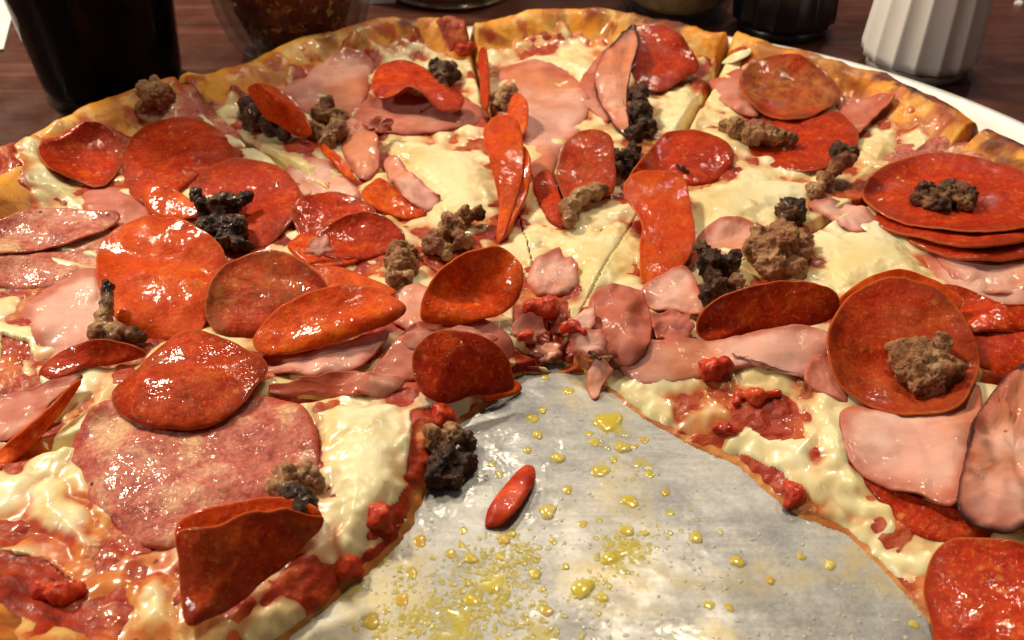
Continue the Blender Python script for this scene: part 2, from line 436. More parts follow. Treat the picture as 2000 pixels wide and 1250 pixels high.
BLACKP = simple('black_plastic', (0.006, 0.007, 0.009), 0.3).m
GREYP = simple('grey_base_plastic', (0.30, 0.29, 0.26), 0.35).m
PARM = simple('grated_cheese', (0.62, 0.52, 0.24), 0.8, scale=300, var=0.2).m
STEEL = simple('polished_steel', (0.55, 0.52, 0.46), 0.16, metal=1.0).m
PAPER = simple('white_paper', (0.78, 0.76, 0.76), 0.8, var=0.05).m
def make_flakes():
    m = M('pepper_flakes'); m.coord()
    c = m.ramp(m.rand, [(0.0, (0.05, 0.008, 0.006)), (0.4, (0.16, 0.022, 0.010)), (0.75, (0.30, 0.055, 0.02)), (1.0, (0.55, 0.30, 0.10))], 'LINEAR')
    at = m.ramp(m.attr('tone'), [(0.0, (0.09, 0.014, 0.011)), (0.45, (0.34, 0.055, 0.026)), (0.8, (0.62, 0.17, 0.05)), (1.0, (0.85, 0.60, 0.22))])
    m.set('Base_Color', at); m.set('Roughness', 0.55)
    return m.m
FLAKE = make_flakes()

# ------------------------------------------------------------------ table and tray
ZT = -0.45
tv = np.array([[-80, -30, ZT], [90, -30, ZT], [90, 130, ZT], [-80, 130, ZT]], float)
tb = link('tabletop', tv, [[0, 1, 2, 3]], WOOD, origin=(0, 30, ZT), smooth=False); tag(tb, 'dark brown wood grain tabletop under the tray', 'table', kind='structure')
RIM_PX = [(-60, 318), (0, 285), (100, 238), (200, 190), (300, 150), (380, 118), (425, 128), (480, 108), (560, 72), (640, 52), (740, 32), (850, 26), (925, 38), (970, 22), (1030, 11), (1120, 12),
          (1200, 16), (1300, 32), (1385, 55), (1430, 46), (1500, 72), (1600, 100), (1660, 118), (1740, 130), (1800, 170), (1860, 200), (1900, 222), (2000, 262), (2080, 305)]
rp = np.array([P(u, v, 1.75) for u, v in RIM_PX])
_A = np.c_[2 * rp, np.ones(len(rp))]; _s = np.linalg.lstsq(_A, (rp ** 2).sum(1), rcond=None)[0]
C = _s[:2]; R = math.sqrt(_s[2] + C @ C)
_ra = np.degrees(np.arctan2(rp[:, 1] - C[1], rp[:, 0] - C[0])); _ra = np.where(_ra < -90, _ra + 360, _ra); _rr = np.hypot(*(rp - C).T) + 0.50
_o = np.argsort(_ra); _ra, _rr = _ra[_o], _rr[_o]
def rim_r(deg):
    d = np.asarray(deg, float); d = np.where(d < -90, d + 360, d); d = np.where(d > 270, d - 360, d)
    r = np.interp(d, _ra, _rr)
    return np.where(d < _ra[0], R + 0.2, np.where(d > _ra[-1], R + 0.2, r))
TC = C + np.array([1.4, -0.7])     # tray centre: the pizza lies off centre on it
tray = empty('pizza_tray', (TC[0], TC[1], ZT)); tag(tray, 'round shiny aluminium pizza tray with grease and scratches', 'tray')
RT = 18.95
V, Fc = lathe([(0.02, 0), (4, 0), (9, 0), (14, 0), (RT - 0.5, 0), (RT - 0.5, -0.3), (RT - 0.6, -0.4), (0.02, -0.4)], TC[0], TC[1], 128)
link('tray_floor', V, Fc, TRAY, tray)
pr = [(RT - 0.5, -0.3), (RT - 0.5, 0.0), (RT - 0.3, 0.05), (RT, 0.28), (RT + 0.55, 0.72), (RT + 0.75, 0.80), (RT + 0.95, 0.80), (RT + 1.02, 0.74), (RT + 0.98, 0.66), (RT + 0.6, 0.6), (RT + 0.05, 0.15), (RT - 0.2, -0.3)]
V, Fc = lathe(pr, TC[0], TC[1], 160); link('tray_rim', V, Fc, simple('bright_aluminium_rim', (0.86, 0.86, 0.87), 0.42, metal=0.25, var=0.04).m, tray)

# ------------------------------------------------------------------ pizza slices: crust, sauce and cheese as real relief
ZP = 1.05
def W(pts, z=ZP): return np.array([P(u, v, z) for u, v in pts])
GAPL = W([(1080, 728), (1040, 705), (1005, 712), (970, 785), (900, 830), (850, 930), (805, 1035), (725, 1120), (640, 1185), (555, 1255), (440, 1370), (300, 1530)], 0.0)
GAPR = W([(1084, 728), (1125, 700), (1152, 722), (1185, 770), (1250, 815), (1350, 872), (1425, 905), (1500, 965), (1560, 1015), (1650, 1042), (1715, 1105), (1790, 1185), (1850, 1265), (1950, 1400), (2060, 1560)], 0.0)
APEX = W([(1085, 620)], 0.6)[0]; T0 = W([(1083, 722)], 0.0)[0]
def ray_end(deg):
    r = rim_r(deg) ; return C + r * np.array([math.cos(math.radians(deg)), math.sin(math.radians(deg))])
def ang(u, v, z=2.0):
    x, y = P(u, v, z); return math.degrees(math.atan2(y - C[1], x - C[0]))
CUTS = dict(EF=-19.0, DE=ang(1855, 235), CD=ang(1392, 78), BC=ang(935, 92), AB=ang(432, 165), AL=ang(0, 392), LL=210.0)
if CUTS['AL'] < 0: CUTS['AL'] += 360
TIP = dict(EF=(1150, 675), DE=(1120, 660), CD=(1100, 655), BC=(1085, 652), AB=(1068, 655), AL=(1050, 660), LL=(1025, 675))
def cutline(n):
    a = W([TIP[n]], 1.0)[0]; b = ray_end(CUTS[n])
    return np.array([a, (a + b) / 2, b])
def arc(d0, d1):
    ds = np.linspace(d0, d1, 40); return np.array([ray_end(d) for d in ds])
gR = math.degrees(math.atan2(GAPR[-1][1] - C[1], GAPR[-1][0] - C[0])); gL = 360 + math.degrees(math.atan2(GAPL[-1][1] - C[1], GAPL[-1][0] - C[0]))
SL = {}
def mk(key, lo, hi, dlo, dhi, gap=None):
    lo = np.asarray(lo); hi = np.asarray(hi); ar = arc(dlo, dhi)
    SL[key] = dict(poly=np.concatenate([lo, ar[1:-1], hi[::-1]]), cuts=[l for l, g in ((lo, 0), (hi, 1)) if gap != g], gap=(lo, hi)[gap] if gap is not None else None, rim=ar,
                   tip=[lo[0], hi[0]])
cl = {k: cutline(k) for k in CUTS}
mk('F', GAPR, cl['EF'], gR, CUTS['EF'], gap=0)
mk('E', cl['EF'], cl['DE'], CUTS['EF'], CUTS['DE'])
mk('D', cl['DE'], cl['CD'], CUTS['DE'], CUTS['CD'])
mk('C', cl['CD'], cl['BC'], CUTS['CD'], CUTS['BC'])
mk('B', cl['BC'], cl['AB'], CUTS['BC'], CUTS['AB'])
mk('A', cl['AB'], cl['AL'], CUTS['AB'], CUTS['AL'])
mk('K', cl['AL'], cl['LL'], CUTS['AL'], CUTS['LL'])
mk('L', cl['LL'], GAPL, CUTS['LL'], gL, gap=1)

CHEESE_PX = [
 [(455,275),(520,262),(600,285),(660,305),(695,340),(600,340),(540,335),(470,320)], [(50,305),(90,305),(160,355),(170,405),(100,390),(55,375)],
 [(740,270),(850,262),(930,280),(965,310),(975,400),(920,430),(850,410),(830,360),(760,310)], [(730,105),(800,95),(840,118),(740,128)], [(670,230),(725,245),(745,285),(690,285)],
 [(955,128),(1010,100),(1090,92),(1165,90),(1190,130),(1170,185),(1200,255),(1150,210),(1130,150),(1050,112)],
 [(985,440),(1050,395),(1090,430),(1150,440),(1200,395),(1250,420),(1260,480),(1220,545),(1140,575),(1100,500),(1060,480),(1000,500)],
 [(1335,355),(1420,335),(1480,325),(1560,330),(1660,325),(1600,375),(1500,425),(1460,445),(1380,470),(1345,455)], [(1280,200),(1310,155),(1350,145),(1390,190),(1440,230),(1380,250),(1310,265),(1270,245)],
 [(1670,250),(1750,240),(1780,290),(1730,320),(1660,345),(1680,300)],
 [(1570,405),(1640,435),(1730,425),(1800,465),(1840,520),(1840,565),(1760,550),(1680,560),(1620,575),(1600,500),(1585,450)], [(1920,575),(2010,565),(2010,600),(1950,600)],
 [(1400,690),(1450,645),(1540,645),(1575,680),(1565,730),(1605,800),(1590,870),(1540,770),(1430,745)], [(1585,800),(1645,785),(1690,860),(1670,940),(1600,910)], [(1590,900),(1670,930),(1780,1020),(1840,1080),(1810,1135),(1720,1115),(1640,1010)],
 [(1240,690),(1290,665),(1380,670),(1390,740),(1330,760),(1260,740)],
 [(555,790),(620,770),(780,765),(805,840),(790,925),(740,1010),(690,1090),(640,1050),(615,950),(620,870),(595,800)],
 [(10,950),(90,850),(140,795),(190,720),(245,712),(210,790),(150,880),(150,950),(230,1050),(150,1090),(50,1030)], [(230,1125),(300,1090),(360,1100),(360,1245),(250,1225)], [(0,660),(60,690),(90,730),(40,720)],
]
CHEESE_W = [W(p, 1.0) for p in CHEESE_PX]
SAUCE_PX = [[(0,1080),(90,1090),(170,1150),(180,1230),(90,1250),(0,1200)], [(800,800),(870,780),(880,840),(820,960),(740,1030),(680,1110),(650,1130),(720,1030),(790,930)], [(1340,690),(1400,690),(1440,750),(1560,770),(1580,860),(1500,850),(1420,790),(1350,740)],
            [(1000,560),(1100,560),(1120,620),(1060,690),(1000,640)], [(0,650),(60,670),(90,760),(40,800),(0,790)], [(1340,840),(1450,850),(1540,900),(1570,960),(1600,1010),(1540,1000),(1450,900)], [(0,305),(50,300),(60,370),(0,400)],
            [(850,85),(920,75),(930,110),(880,110)]]
SAUCE_W = [W(p, 0.7) for p in SAUCE_PX]
CHAR = [(1745,150,55,1.0),(1800,185,45,1.0),(1850,215,35,.7),(1960,275,50,.7),(1300,42,70,.8),(1240,30,50,.6),(880,30,45,.75),(800,48,30,.7),(640,80,30,.4),(700,70,30,.4),(1165,30,40,.4),(1500,100,40,.45),(1650,135,40,.5),
        (1600,125,40,.35),(30,420,60,.4),(130,1095,60,.6),(300,1200,60,.35),(60,1230,60,.5),(480,110,40,.3),(1080,35,35,.35),(1980,330,40,.6)]
CHAR_W = [(P(u, v, 1.5), r * 38.0 / F * 0.78, k) for u, v, r, k in CHAR]
GW = dict(F=1.9, L=0.85)
def fields(key, x, y):
    s = SL[key]
    ins = inside(x, y, s['poly']); sg = np.where(ins, 1.0, -1.0)
    wob = 0.10 * fbm2(x, y, 1.1, 3) + 0.05 * n2(x, y, 3.2, 5)
    dcut = np.full(np.shape(x), 1e9)
    for c in s['cuts']: dcut = np.minimum(dcut, seg_dist(x, y, c))
    # near the centre the cuts have melted shut
    rc = np.hypot(x - APEX[0], y - APEX[1] - 1.5)
    dcut = sg * dcut + 0.02 + wob * 0.2
    dcut = dcut + 0.35 * sstep(8.0, 5.5, rc) * (s['gap'] is None or 1)
    drim = sg * seg_dist(x, y, s['rim']) + wob * 0.12
    drim0 = seg_dist(x, y, s['rim'])
    pc = np.clip(dcut / 0.30, 0, 1); pc = 1 - (1 - pc) ** 2
    pf = 0.30 * sstep(3.5, 1.5, drim0); pc = pf + (1 - pf) * pc
    pc = pc + (1 - pc) * 1.0 * sstep(8.0, 5.5, rc) * (dcut > -0.5)
    trm = np.clip(drim / 0.75, 0, 1); prm = np.sqrt(np.clip(1 - (1 - trm) ** 2, 0, 1))
    if s['gap'] is not None:
        dg = sg * seg_dist(x, y, s['gap']) + wob * 1.3
        pg = np.clip(dg / GW[key], 0, 1); pg = pg * (1.6 - 0.6 * pg)
    else: dg = np.full(np.shape(x), 9.0); pg = np.ones(np.shape(x))
    pg = pg * np.clip((np.hypot(x - T0[0], y - T0[1]) + 3 * wob) / 2.2, 0, 1) ** 0.6
    lump = fbm2(x, y, 0.35, 11)
    wx, wy = x + 0.9 * n2(x, y, 0.45, 26), y + 0.9 * n2(x, y, 0.45, 27)
    bub = 0.22 * np.maximum(0, n2(wx, wy, 0.75, 24) - 0.22) + 0.10 * np.maximum(0, n2(wx, wy, 1.5, 25) - 0.30)
    bumpc = np.exp(-((drim - 1.05) / 1.10) ** 2) * (1.16 + 0.26 * n2(x, y, 0.22, 21) + 0.10 * n2(wx, wy, 0.5, 23) + bub)
    dough = (0.58 + 0.09 * lump + bumpc + 0.012 * fbm2(x, y, 2.2, 8)) * pc * prm * pg
    out = np.minimum(np.minimum(dcut, drim), dg)
    dough = np.where(out < 0, np.maximum(out * 0.6, -0.06), dough)
    cm = sstep(2.5, 1.5, drim + 0.8 * n2(x, y, 0.5, 31) + 0.35 * n2(x, y, 1.6, 32))
    # sauce
    fs = np.full(np.shape(x), -9.0)
    for p in SAUCE_W: fs = np.maximum(fs, sdpoly(x, y, p))
    ts = np.maximum(np.clip(fs * 0.4, -0.3, 0.13), 0.10 - 0.30 * cm) + 0.05 * fbm2(x, y, 1.3, 41) + 0.03 * n2(x, y, 4.0, 44)
    ts = ts * (0.35 + 0.65 * pg * pc) - 0.03 * (1 - pc)
    sauce = dough + ts
    # cheese
    fc = np.full(np.shape(x), -9.0)
    for p in CHEESE_W: fc = np.maximum(fc, sdpoly(x, y, p))
    fc = fc + 0.30 * fbm2(x, y, 0.8, 51, 4)
    tc = np.where(fc > -0.1, 0.32 * sstep(-0.25, 1.1, fc) - 0.03, np.clip(fc, -0.5, 0) * 0.8)
    bg = 0.16 * fbm2(x, y, 0.55, 55) + 0.07 * n2(x, y, 1.7, 56) + 0.06 - 0.30 * cm - 0.25 * (fs > 0.05)
    bg = bg + (1 - pg) * (0.02 + 0.34 * n2(x, y, 0.9, 61) + 0.16 * n2(x, y, 2.2, 62))
    t = np.maximum(tc, np.minimum(bg, 0.16))
    t = t + 0.014 * fbm2(x, y, 0.9, 58) * (t > -0.1)
    cheese = dough + 0.07 + t * (0.30 + 0.70 * pg) * (0.5 + 0.5 * pc) - 0.10 * (1 - pc) - 0.05 * (1 - pg)
    thin = np.clip(1 - (t + 0.02) / 0.20 + 0.10 * (1 - pg), 0, 1)
    for (tu, tv, tr, tk) in ((130, 1090, 2.0, .6), (310, 1215, 1.5, .5), (60, 1230, 2.0, .6), (210, 1120, 1.2, .5), (1180, 80, 1.2, .4), (1000, 90, 1.2, .4), (1500, 360, 1.5, .25), (1420, 760, 1.2, .4), (1300, 740, 1.0, .3)):
        qx, qy = P(tu, tv, 1.0); thin = thin + tk * np.exp(-((x - qx) ** 2 + (y - qy) ** 2) / tr ** 2) * (0.6 + 0.6 * n2(x, y, 1.1, 64))
    thin = np.clip(thin, 0, 1)
    dead = out < 0
    kf = sstep(-0.05, 0.30, out); sauce = dough - 0.06 * (1 - kf) + (sauce - dough) * kf; cheese = dough - 0.09 * (1 - kf) + (cheese - dough) * kf
    wall = (1 - pc) * 1.3
    return dict(dough=dough, sauce=sauce, cheese=cheese, out=out, cm=cm, drim=drim, wall=wall, bub=bub, thin=thin, pg=pg, bumpc=bumpc)

def fields_in(key, X, Y):
    """fields() only where the slice can be; elsewhere sunk"""
    s = SL[key]; lo = s['poly'].min(0) - 0.3; hi = s['poly'].max(0) + 0.3
    m = (X > lo[0]) & (X < hi[0]) & (Y > lo[1]) & (Y < hi[1])
    m[m] = sdpoly(X[m], Y[m], s['poly']) > -0.3
    f = fields(key, X[m], Y[m]); res = {}
    for k, v in f.items():
        a = np.full(X.shape, -1.0 if k in ('out', 'dough', 'sauce', 'cheese') else 0.0); a[m] = v; res[k] = a
    return res
def lerp(a, b, t): return np.asarray(a) * (1 - t[:, None]) + np.asarray(b) * t[:, None]
RES = 0.05
SLABEL = dict(F='pizza slice whose cut edge shows sauce and stretched cheese beside the scratched tray metal', E='pizza slice topped with stacked pepperoni holding a charred sausage lump',
  D='pizza slice with a blistered charred crust and two overlapping brown pepperoni', C='pizza slice with a curled ham roll beside a tall pepperoni near its crust', B='pizza slice with wavy folded pepperoni over pink ham and yellow crust',
  A='pizza slice beside the dark cola cup with crumbly sausage on its crust', K='pizza slice with the bent sausage piece and large bright orange pepperoni', L='pizza slice with a wide mottled salami round and a charred sausage crumb')
def grid_mesh(X, Y, Z, mask):
    """verts/faces of a height field where mask (cell corners) is true"""
    ny, nx = X.shape
    cell = mask[:-1, :-1] | mask[1:, :-1] | mask[:-1, 1:] | mask[1:, 1:]
    idx = np.arange(ny * nx).reshape(ny, nx)
    q = np.stack([idx[:-1, :-1], idx[:-1, 1:], idx[1:, 1:], idx[1:, :-1]], -1)[cell]
    used = np.unique(q); remap = np.full(ny * nx, -1); remap[used] = np.arange(len(used))
    V = np.stack([X.ravel()[used], Y.ravel()[used], Z.ravel()[used]], -1)
    return V, remap[q], used
for key in SL:
    s = SL[key]; lo = s['poly'].min(0) - 0.3; hi = s['poly'].max(0) + 0.3
    gx = np.arange(lo[0], hi[0], RES); gy = np.arange(lo[1], hi[1], RES)
    X, Y = np.meshgrid(gx, gy); f = fields_in(key, X, Y)
    ce = s['poly'].mean(0)
    root = empty('pizza_slice', (ce[0], ce[1], 0)); tag(root, SLABEL[key], 'pizza slice', 'slices of the pizza')
    m = f['out'] > -0.15
    V, Q, u = grid_mesh(X, Y, f['dough'], m)
    g = {k: a.ravel()[u] for k, a in f.items()}
    x, y = V[:, 0], V[:, 1]
    toast = np.clip(0.38 + 0.30 * fbm2(x, y, 0.5, 71) + 0.12 * n2(x, y, 2.1, 72) + 0.15 * sstep(0.2, 0.8, g['bumpc']), 0, 1)
    toast = toast * sstep(-0.1, 0.7, g['drim']) 
    c = lerp((0.90, 0.55, 0.14), (0.88, 0.37, 0.035), np.clip(toast * 1.9, 0, 1))
    c = lerp(c, (0.60, 0.16, 0.020), np.clip((toast - 0.52) * 2.4, 0, 1))
    c = lerp(c, (0.40, 0.080, 0.012), np.clip(sstep(0.01, 0.10, g['bub']) * sstep(0.2, 0.9, g['drim']) * 0.8, 0, 1))
    bk = sstep(0.05, 0.5, fbm2(x, y, 0.65, 81, 4)) * sstep(0.5, 1.1, g['drim'])
    c = lerp(c, (0.86, 0.58, 0.20), bk * 0.7)
    red = sstep(0.20, 0.55, fbm2(x, y, 0.9, 75, 4)) * sstep(0.7, 1.5, g['drim']) * 0.8
    c = lerp(c, (0.50, 0.06, 0.015), red)
    wl = np.clip(g['wall'] * 1.4, 0, 1) * sstep(3.0, 2.2, g['drim'])
    c = lerp(c, (0.55, 0.40, 0.13), wl * 0.85)
    for (px, py), r, k in CHAR_W:
        d = np.hypot(x - px, (y - py) * 0.6) / r + 0.45 * fbm2(x, y, 1.4, 77)
        w = sstep(1.25, 0.55, d) * k
        c = lerp(c, (0.20, 0.035, 0.010), np.clip(w * 1.4, 0, 1)); c = lerp(c, (0.022, 0.008, 0.006), np.clip((w - 0.55) * 2.2, 0, 1) * sstep(-0.2, 0.3, fbm2(x, y, 2.2, 78)))
    base = sstep(0.5, 0.0, g['cm'])
    c = lerp(c, (0.50, 0.17, 0.05), base * 0.7)
    link('crust', V, Q, DOUGH, root, cols=c, attrs=dict(rimtop=g['cm']))
    V, Q, u = grid_mesh(X, Y, f['sauce'], (f['sauce'] > f['dough'] - 0.06) & (f['out'] > -0.14))
    link('sauce', V, Q, SAUCE, root)
    V, Q, u = grid_mesh(X, Y, f['cheese'], (f['cheese'] > np.maximum(f['dough'], f['sauce']) - 0.09) & (f['out'] > -0.14))
    link('cheese', V, Q, CHE, root, attrs=dict(thin=f['thin'].ravel()[u]))

# running height map of whatever already lies on the tray (cm)
HR = 0.1; HX0, HY0 = -24.0, 2.0; HN, HM = 480, 460
HXg, HYg = np.meshgrid(HX0 + HR * np.arange(HN), HY0 + HR * np.arange(HM))
HMAP = np.zeros((HM, HN))
for key in SL:
    f = fields_in(key, HXg, HYg)
    HMAP = np.maximum(HMAP, np.where(f['out'] > 0, np.maximum(np.maximum(f['dough'], f['sauce']), f['cheese']), 0))
def blur(a, r):
    k = np.exp(-0.5 * (np.arange(-3 * r, 3 * r + 1) / r) ** 2); k /= k.sum()
    p = np.pad(a, 3 * r, mode='edge')
    p = np.apply_along_axis(lambda v: np.convolve(v, k, 'valid'), 0, p)
    return np.apply_along_axis(lambda v: np.convolve(v, k, 'valid'), 1, p)
def local_blur(cx, cy, r, half=4.5):
    i0 = max(0, int((cx - half - HX0) / HR)); i1 = min(HN, int((cx + half - HX0) / HR)); j0 = max(0, int((cy - half - HY0) / HR)); j1 = min(HM, int((cy + half - HY0) / HR))
    out = HMAP.copy(); sub = HMAP[j0:j1, i0:i1]
    if sub.size: out[j0:j1, i0:i1] = np.maximum(blur(sub, r), 0)
    return out
def sample(Hm, x, y):
    fx = np.clip((x - HX0) / HR, 0, HN - 1.001); fy = np.clip((y - HY0) / HR, 0, HM - 1.001)
    i = fx.astype(int); j = fy.astype(int); a = fx - i; b = fy - j
    return Hm[j, i] * (1 - a) * (1 - b) + Hm[j, i + 1] * a * (1 - b) + Hm[j + 1, i] * (1 - a) * b + Hm[j + 1, i + 1] * a * b
def splat(x, y, z):
    i = np.round((x - HX0) / HR).astype(int); j = np.round((y - HY0) / HR).astype(int)
    for di in (-1, 0, 1):
        for dj in (-1, 0, 1):
            ii = np.clip(i + di, 0, HN - 1); jj = np.clip(j + dj, 0, HM - 1)
            np.maximum.at(HMAP, (jj, ii), z)

# ------------------------------------------------------------------ sheets: pepperoni, ham, salami
def catmull(pts, n):
    p = np.asarray(pts, float); k = len(p); out = []
    per = [n // k + (1 if i < n % k else 0) for i in range(k)]
    for i in range(k):
        a, b, c, d = p[i - 1], p[i], p[(i + 1) % k], p[(i + 2) % k]
        for t in np.arange(per[i]) / per[i]:
            out.append(0.5 * ((2 * b) + (c - a) * t + (2 * a - 5 * b + 4 * c - d) * t * t + (3 * b - a - 3 * c + d) * t ** 3))
    out = np.array(out)
    # even spacing along the outline
    q = np.r_[out, out[:1]]; L = np.r_[0, np.cumsum(np.hypot(*np.diff(q[:, :2], axis=0).T))]
    s = np.linspace(0, L[-1], n, endpoint=False)
    return np.stack([np.interp(s, L, q[:, j]) for j in range(p.shape[1])], -1)
_sid = [0]
def sheet(name, cat, mat, pts, label, th=0.08, lift=0.01, dome=0.0, wr=0.055, brown=0.0, up=True, blr=3, group=None, ragged=0.025, ctr=None, smooth_it=3, sink=0.11):
    _sid[0] += 1; sid = _sid[0]
    pts = [(p + (0.0,)) if len(p) == 2 else p for p in pts]
    n, rings = 88, 14
    E = catmull(pts, n)
    if ragged:
        w = ragged * pn(np.c_[np.cos(np.arange(n) / n * 6.283) * 2.6, np.sin(np.arange(n) / n * 6.283) * 2.6, np.full(n, sid * 1.3)])
        cc = E[:, :2].mean(0); E[:, :2] += (E[:, :2] - cc) * w[:, None]
    cpx = np.array(ctr, float) if ctr is not None else E[:, :2].mean(0)
    A = np.c_[E[:, :2] - cpx, np.ones(n)]; co = np.linalg.lstsq(A, E[:, 2], rcond=None)[0]; res = E[:, 2] - A @ co
    rho = np.r_[0.04, np.linspace(0.12, 0.90, rings - 4), 0.955, 0.985, 1.0]; rings = len(rho)
    U = cpx[0] + rho[:, None] * (E[:, 0] - cpx[0]); Vv = cpx[1] + rho[:, None] * (E[:, 1] - cpx[1])
    DZ = (U - cpx[0]) * co[0] + (Vv - cpx[1]) * co[1] + co[2] + res[None] * rho[:, None] ** 2 + dome * (1 - rho[:, None] ** 2)
    low = np.clip(1 - np.abs(E[:, 2]) / 0.16, 0, 1)
    DZ = DZ - sink * low[None] * rho[:, None] ** 7
    x0, y0 = P(cpx[0], cpx[1], 1.2)
    Hm = local_blur(float(x0), float(y0), blr)
    Z = np.full(U.shape, 1.2)
    for it in range(16):
        X, Y = P(U, Vv, Z)
        Z = 0.5 * Z + 0.5 * (sample(Hm, X, Y) + th + lift + DZ)
    X, Y = P(U, Vv, Z)
    T = np.stack([X, Y, Z], -1)
    for it in range(smooth_it):
        S = T.copy()
        S[1:-1] = 0.5 * T[1:-1] + 0.125 * (np.roll(T, 1, 1)[1:-1] + np.roll(T, -1, 1)[1:-1] + T[:-2] + T[2:])
        S[-1] = 0.6 * T[-1] + 0.2 * (np.roll(T[-1], 1, 0) + np.roll(T[-1], -1, 0)); S[0] = 0.5 * T[0] + 0.5 * T[1].mean(0)
        T = S
    T[..., 2] += wr * (1.3 * fbm2(T[..., 0], T[..., 1], 0.55, sid * 0.77) + 0.6 * fbm2(T[..., 0], T[..., 1], 1.3, sid * 0.61)) * np.minimum(1, 0.4 + rho[:, None])
    du = np.roll(T, -1, 1) - np.roll(T, 1, 1); dr = np.gradient(T, axis=0)
    N = np.cross(dr, du); N /= np.linalg.norm(N, axis=-1)[..., None] + 1e-9
    if N[..., 2].mean() < 0: N = -N
    prof = np.ones(rings); prof[-1] = 0.35; prof[-2] = 0.75; prof[-3] = 0.95
    mid = T - N * th * 0.5
    top = mid + N * (th * 0.5 * prof)[:, None, None]; bot = mid - N * (th * 0.5 * prof)[:, None, None]
    VV = np.concatenate([top.reshape(-1, 3), bot.reshape(-1, 3), top[0].mean(0)[None], bot[0].mean(0)[None]])
    Fc = []
    nt = rings * n
    for r in range(rings - 1):
        for i in range(n):
            a, b = r * n + i, r * n + (i + 1) % n
            Fc.append([a, a + n, b + n, b]); Fc.append([nt + a, nt + b, nt + b + n, nt + a + n])
    r = rings - 1
    for i in range(n):
        a, b = r * n + i, r * n + (i + 1) % n
        Fc.append([a, nt + a, nt + b, b]); Fc.append([2 * nt, i, (i + 1) % n]); Fc.append([2 * nt + 1, nt + (i + 1) % n, nt + i])
    edge = np.r_[np.repeat(rho, n), np.repeat(rho, n), 0, 0]
    bw = np.full(len(edge), brown)
    o = link(name, VV, Fc, mat, attrs=dict(edge=edge, brown=bw))
    bm = bmesh.new(); bm.from_mesh(o.data); bmesh.ops.recalc_face_normals(bm, faces=bm.faces); bm.to_mesh(o.data); bm.free()
    tag(o, label, cat, group)
    if up:
        D = top[::1].reshape(-1, 3); splat(D[:, 0], D[:, 1], D[:, 2])
        h = 0.5 * (top[1:] + top[:-1]).reshape(-1, 3); splat(h[:, 0], h[:, 1], h[:, 2])
    return o
def pep(pts, label, mat=None, **k): return sheet('pepperoni_slice', 'pepperoni', mat or PEP, pts, label, group='pepperoni slices on the pizza', **k)
def ham(pts, label, mat=None, **k):
    k.setdefault('th', 0.09); k.setdefault('wr', 0.12)
    return sheet('ham_slice', 'ham', mat or HAM, pts, label, group='ham slices on the pizza', **k)
def sal(pts, label, **k):
    k.setdefault('sink', 0.2)
    return sheet('salami_slice', 'salami', SAL, pts, label, group='salami slices on the pizza', **k)

